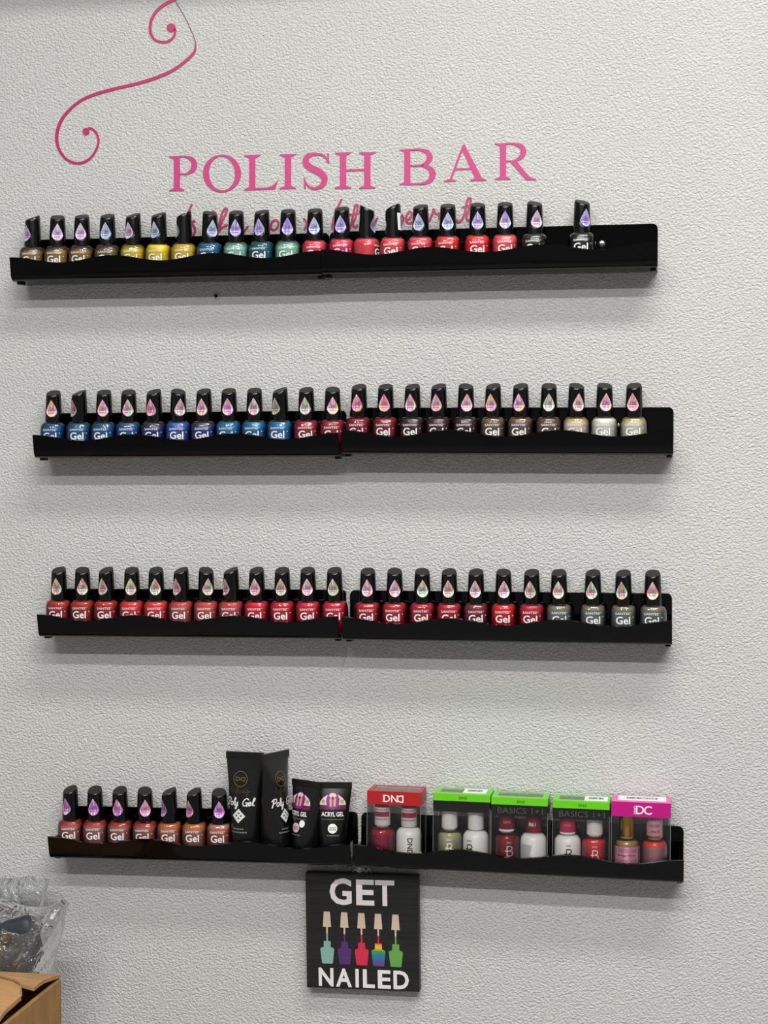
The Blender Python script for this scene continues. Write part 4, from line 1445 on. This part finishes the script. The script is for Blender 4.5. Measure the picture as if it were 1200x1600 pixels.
M_CARD = card_material('brown_cardboard', (166, 126, 80))
M_CARDIN = card_material('cardboard_flap', (180, 139, 92), False)
M_FLUTE = mat('cardboard_flute', (150, 118, 80), 0.9)
BK = 0.150                                   # back of the carton in front of the wall
cc = at(96, 1529, BK)
CX1, CZ1 = cc.x, cc.z
CAB_Z = 0.56
CW, CDEP = 0.36, 0.175
cab = empty('storage_cabinet', (CX1 - 0.25, -0.27, 0))
tag(cab, 'low grey storage cabinet that carries the cardboard carton', 'cabinet')
M_CAB = mat('grey_laminate', (120, 120, 122), 0.5)
MB().box(-0.34, 0.22, -0.235, 0.255, 0.03, CAB_Z - 0.02).obj('carcass', M_CAB, cab)
MB().box(-0.35, 0.23, -0.245, 0.258, CAB_Z - 0.02, CAB_Z).obj('top_board', M_CAB, cab, bevel=0.002)
MB().box(-0.32, 0.20, -0.215, 0.240, 0.0, 0.03).obj('plinth', M_BLK, cab)
for s_ in (-1, 1):
    dd = MB().box(-0.06 + s_ * 0.14 - 0.135, -0.06 + s_ * 0.14 + 0.135, -0.252, -0.236, 0.04, CAB_Z - 0.03).obj('door', M_CAB, cab, bevel=0.001)
    MB().box(-0.06 + s_ * 0.02 - 0.004, -0.06 + s_ * 0.02 + 0.004, -0.270, -0.2525, 0.30, 0.40).obj('handle', M_SCREW, dd)

box = empty('cardboard_carton', (CX1 - CW / 2, -BK - CDEP / 2, CAB_Z))
tag(box, 'brown cardboard carton with lifted flaps in the lower left corner', 'box')
H = CZ1 - CAB_Z
hw, hd, t = CW / 2, CDEP / 2, 0.005
MB().box(-hw, hw, -hd, hd, 0.0002, t).obj('bottom_panel', M_CARD, box)
MB().box(hw - t, hw, -hd, hd, t, H).obj('side_panel', M_CARD, box, bevel=0.0012)
MB().box(-hw, -hw + t, -hd, hd, t, H).obj('side_panel', M_CARD, box, bevel=0.0012)
MB().box(-hw + t, hw - t, -hd, -hd + t, t, H).obj('end_panel', M_CARD, box)
MB().box(-hw + t, hw - t, hd - t, hd, t, H).obj('end_panel', M_CARD, box)


def flap(name, pts, th, m, curve=0.0, n=12, corner=0.0):
    """Sheet between a hinge line (pts[0], pts[1]) and an outer edge (pts[2], pts[3]), bowed by curve."""
    a, b, c, d = [Vector(p) for p in pts]
    up, dn, f = [], [], []
    for j in range(n + 1):
        v = j / n
        for i in range(n + 1):
            u = i / n
            vv = v
            if corner:
                vv = v * (1 - corner * max(0, (u - 0.86) / 0.14) ** 2.5)
            p = (1 - vv) * ((1 - u) * a + u * b) + vv * ((1 - u) * d + u * c)
            p.z += curve * math.sin(math.pi * vv) + 0.002 * noise.noise(Vector((u * 4, vv * 4, th * 900)))
            up.append(p)
            dn.append(p - Vector((0, 0, th)))
    m_ = n + 1
    N = m_ * m_
    for j in range(n):
        for i in range(n):
            q = (j * m_ + i, j * m_ + i + 1, (j + 1) * m_ + i + 1, (j + 1) * m_ + i)
            f.append(q)
            f.append(tuple(N + k for k in reversed(q)))
    rim = [i for i in range(n)] + [n + j * m_ for j in range(n)] + [N - 1 - i for i in range(n)] + [(n - j) * m_ for j in range(n)]
    for k in range(len(rim)):
        a_, b_ = rim[k], rim[(k + 1) % len(rim)]
        f.append((a_, b_, N + b_, N + a_))
    return MB().add(up + dn, f).obj(name, m, box, 40), up, m_


LOC = lambda px, py, d: at(px, py, d) - box.location
# back flap: hinged at the back, its free edge lifted
flap('back_flap', [(-hw, hd, H + 0.005), (hw - 0.001, hd, H + 0.005), LOC(53, 1541, 0.226), LOC(-150, 1490, 0.226)], 0.004, M_CARDIN, 0.001)
# front flap: hinged at the front, lifted, its free edge with a rounded corner meeting the back flap
ff, up, m_ = flap('front_flap', [(-hw, -hd, H + 0.006), (hw - 0.004, -hd, H + 0.006), LOC(50, 1543, 0.232), LOC(-150, 1482, 0.232)], 0.005, M_CARDIN, 0.004, 14, 0.30)
# corrugated core along the front flap's free edge
edge = up[-m_:]
fl = MB()
L_ = 0.0
for a_, b_ in zip(edge, edge[1:]):
    n_w = 4
    for k in range(n_w):
        p, q = a_.lerp(b_, k / n_w), a_.lerp(b_, (k + 1) / n_w)
        mid = p.lerp(q, 0.5)
        d1, d2 = Vector((0, 0.0008, -0.0006)), Vector((0, 0.0008, 0.0034))
        fl.tube([p + d1, mid + d2, q + d1], 0.0007, 5)
fl.obj('corrugated_core', M_FLUTE, ff, 60)

# dark wrapped goods and their clear bags, standing behind the carton
M_CLOTH = mat('charcoal_fabric', (22, 24, 30), 0.6)
M_CLOTH2 = mat('indigo_fabric', (22, 20, 38), 0.6)
M_CLOTH3 = mat('slate_fabric', (38, 42, 50), 0.55)


def lump(name, loc, dims, rot, m, label, ex=0.55, seed=0, cat='package'):
    nu, nv = 36, 20
    sg = lambda v, e: math.copysign(abs(v) ** e, v)
    v, f = [], []
    for j in range(nv + 1):
        ph = -math.pi / 2 + math.pi * j / nv
        for i in range(nu):
            th = 2 * math.pi * i / nu
            p = Vector((sg(math.cos(ph), ex) * sg(math.cos(th), ex) * dims[0], sg(math.cos(ph), ex) * sg(math.sin(th), ex) * dims[1], sg(math.sin(ph), ex) * dims[2]))
            p *= 1 + 0.05 * noise.noise(p * 40 + Vector((seed, 0, 0)))
            v.append(p + Vector((0, 0, dims[2])))
    for j in range(nv):
        for i in range(nu):
            i2 = (i + 1) % nu
            f.append((j * nu + i, j * nu + i2, (j + 1) * nu + i2, (j + 1) * nu + i))
    o = MB().add(v, f).obj(name, m, None, 60)
    o.location = loc
    o.rotation_euler = rot
    tag(o, label, cat, 'dark goods in the clear bags')
    return o


def item(px, py, d, zb, hx, hy, **kw):
    """Lump whose top stands at the pixel and whose foot is at height zb."""
    P = at(px, py, d)
    return lump(loc=(P.x, -d, zb), dims=(hx, hy, (P.z - zb) / 2), rot=kw.pop('rot', (0, 0, 0)), **kw)


ZS = CAB_Z + 0.001
item(24, 1436, 0.115, ZS, 0.036, 0.021, name='dark_package', m=M_CLOTH3, label='slate grey wrapped package in the clear bag, nearest the carton', ex=0.45, seed=3)
item(8, 1409, 0.075, ZS, 0.044, 0.013, name='dark_package', m=M_CLOTH, label='charcoal rounded package standing behind the slate one in the clear bag', ex=0.75, seed=8)
item(-26, 1366, 0.036, ZS, 0.036, 0.016, name='dark_package', m=M_CLOTH2, label='indigo package at the left picture edge, tallest in the clear bags', ex=0.8, seed=5)
# brass ring on the front package
pr_ = at(8, 1466, 0.1405)
rg = MB()
rg.tube([(0.0062 * math.cos(a), 0, 0.0062 * math.sin(a)) for a in [k * math.pi / 10 for k in range(21)]], 0.0011, 8)
ro = rg.obj('brass_ring', mat('brass', (150, 132, 92), 0.3, 1.0), None, 60)
ro.location = pr_
ro.rotation_euler = (R(20), 0, R(25))
tag(ro, 'small brass ring hanging against the slate package in the clear bag', 'ring')


def bag(name, outline, d, thick, zb, label, seed, amp=0.006):
    """Crumpled clear bag: outline in photograph pixels around a mid plane at depth d."""
    pts = [at(x, y, d) for x, y in outline]
    for p in pts:
        p.z = max(p.z, zb)
    n = len(pts)
    NA, NR = 120, 26
    per = [(pts[(i + 1) % n] - pts[i]).length for i in range(n)]
    tot = sum(per)
    rimp = []
    for k in range(NA):
        s = tot * k / NA
        i = 0
        while s > per[i]:
            s -= per[i]
            i += 1
        rimp.append(pts[i].lerp(pts[(i + 1) % n], s / per[i]))
    c = sum(rimp, Vector()) / NA
    v, f = [], []
    for side in (-1, 1):
        base = len(v)
        for j in range(NR + 1):
            rho = 1 - (1 - j / NR) ** 1.3
            rho = j / NR
            for k in range(NA):
                p = c.lerp(rimp[k], rho)
                q = Vector((p.x * 30 + seed, side * 3.0, p.z * 30))
                fold = 1 - abs(noise.noise(q)) * 2
                fold2 = 1 - abs(noise.noise(q * 2.3 + Vector((9, 1, 4)))) * 2
                y = thick * math.sqrt(max(1 - rho ** 2.6, 0)) + amp * (fold * 0.8 + fold2 * 0.5) * min(1, (1 - rho) * 5)
                v.append(Vector((p.x, c.y + side * y, p.z)))
        for j in range(NR):
            for k in range(NA):
                k2 = (k + 1) % NA
                q = (base + j * NA + k, base + j * NA + k2, base + (j + 1) * NA + k2, base + (j + 1) * NA + k)
                f.append(q if side > 0 else tuple(reversed(q)))
    loc = Vector((c.x, c.y, zb))
    o = MB().add([p - loc for p in v], f).obj(name, M_BAG, None, 25)
    o.location = loc
    tag(o, label, 'plastic bag', 'clear plastic bags')
    return o


bag('plastic_bag', [(-70, 1405), (0, 1402), (30, 1413), (60, 1418), (88, 1414), (98, 1404), (106, 1409), (96, 1420), (99, 1440), (94, 1462), (85, 1492), (80, 1530), (72, 1780), (-70, 1780)], 0.100, 0.040, ZS,
    'crumpled clear plastic bag with a pointed corner, just above the carton', 2.0, 0.005)
bag('plastic_bag', [(-80, 1358), (-10, 1372), (20, 1372), (50, 1368), (78, 1374), (70, 1390), (68, 1412), (70, 1440), (60, 1760), (-80, 1760)], 0.040, 0.020, ZS,
    'thin clear plastic bag against the wall behind the pointed one', 7.0, 0.004)

# pale thread hanging on the wall below the joint of the third row
th_ = [at(545.5, 998, 0.0012), at(543, 1010, 0.0012), at(539, 1026, 0.0012), at(534.5, 1043, 0.0012), at(533, 1050, 0.0012)]
o = MB().tube([p - th_[-1] for p in th_], 0.0005, 6).obj('loose_thread', mat('pale_thread', (205, 205, 203), 0.6), None, 60)
o.location = th_[-1]
tag(o, 'thin pale thread on the wall below the joint of the third shelf row', 'thread')
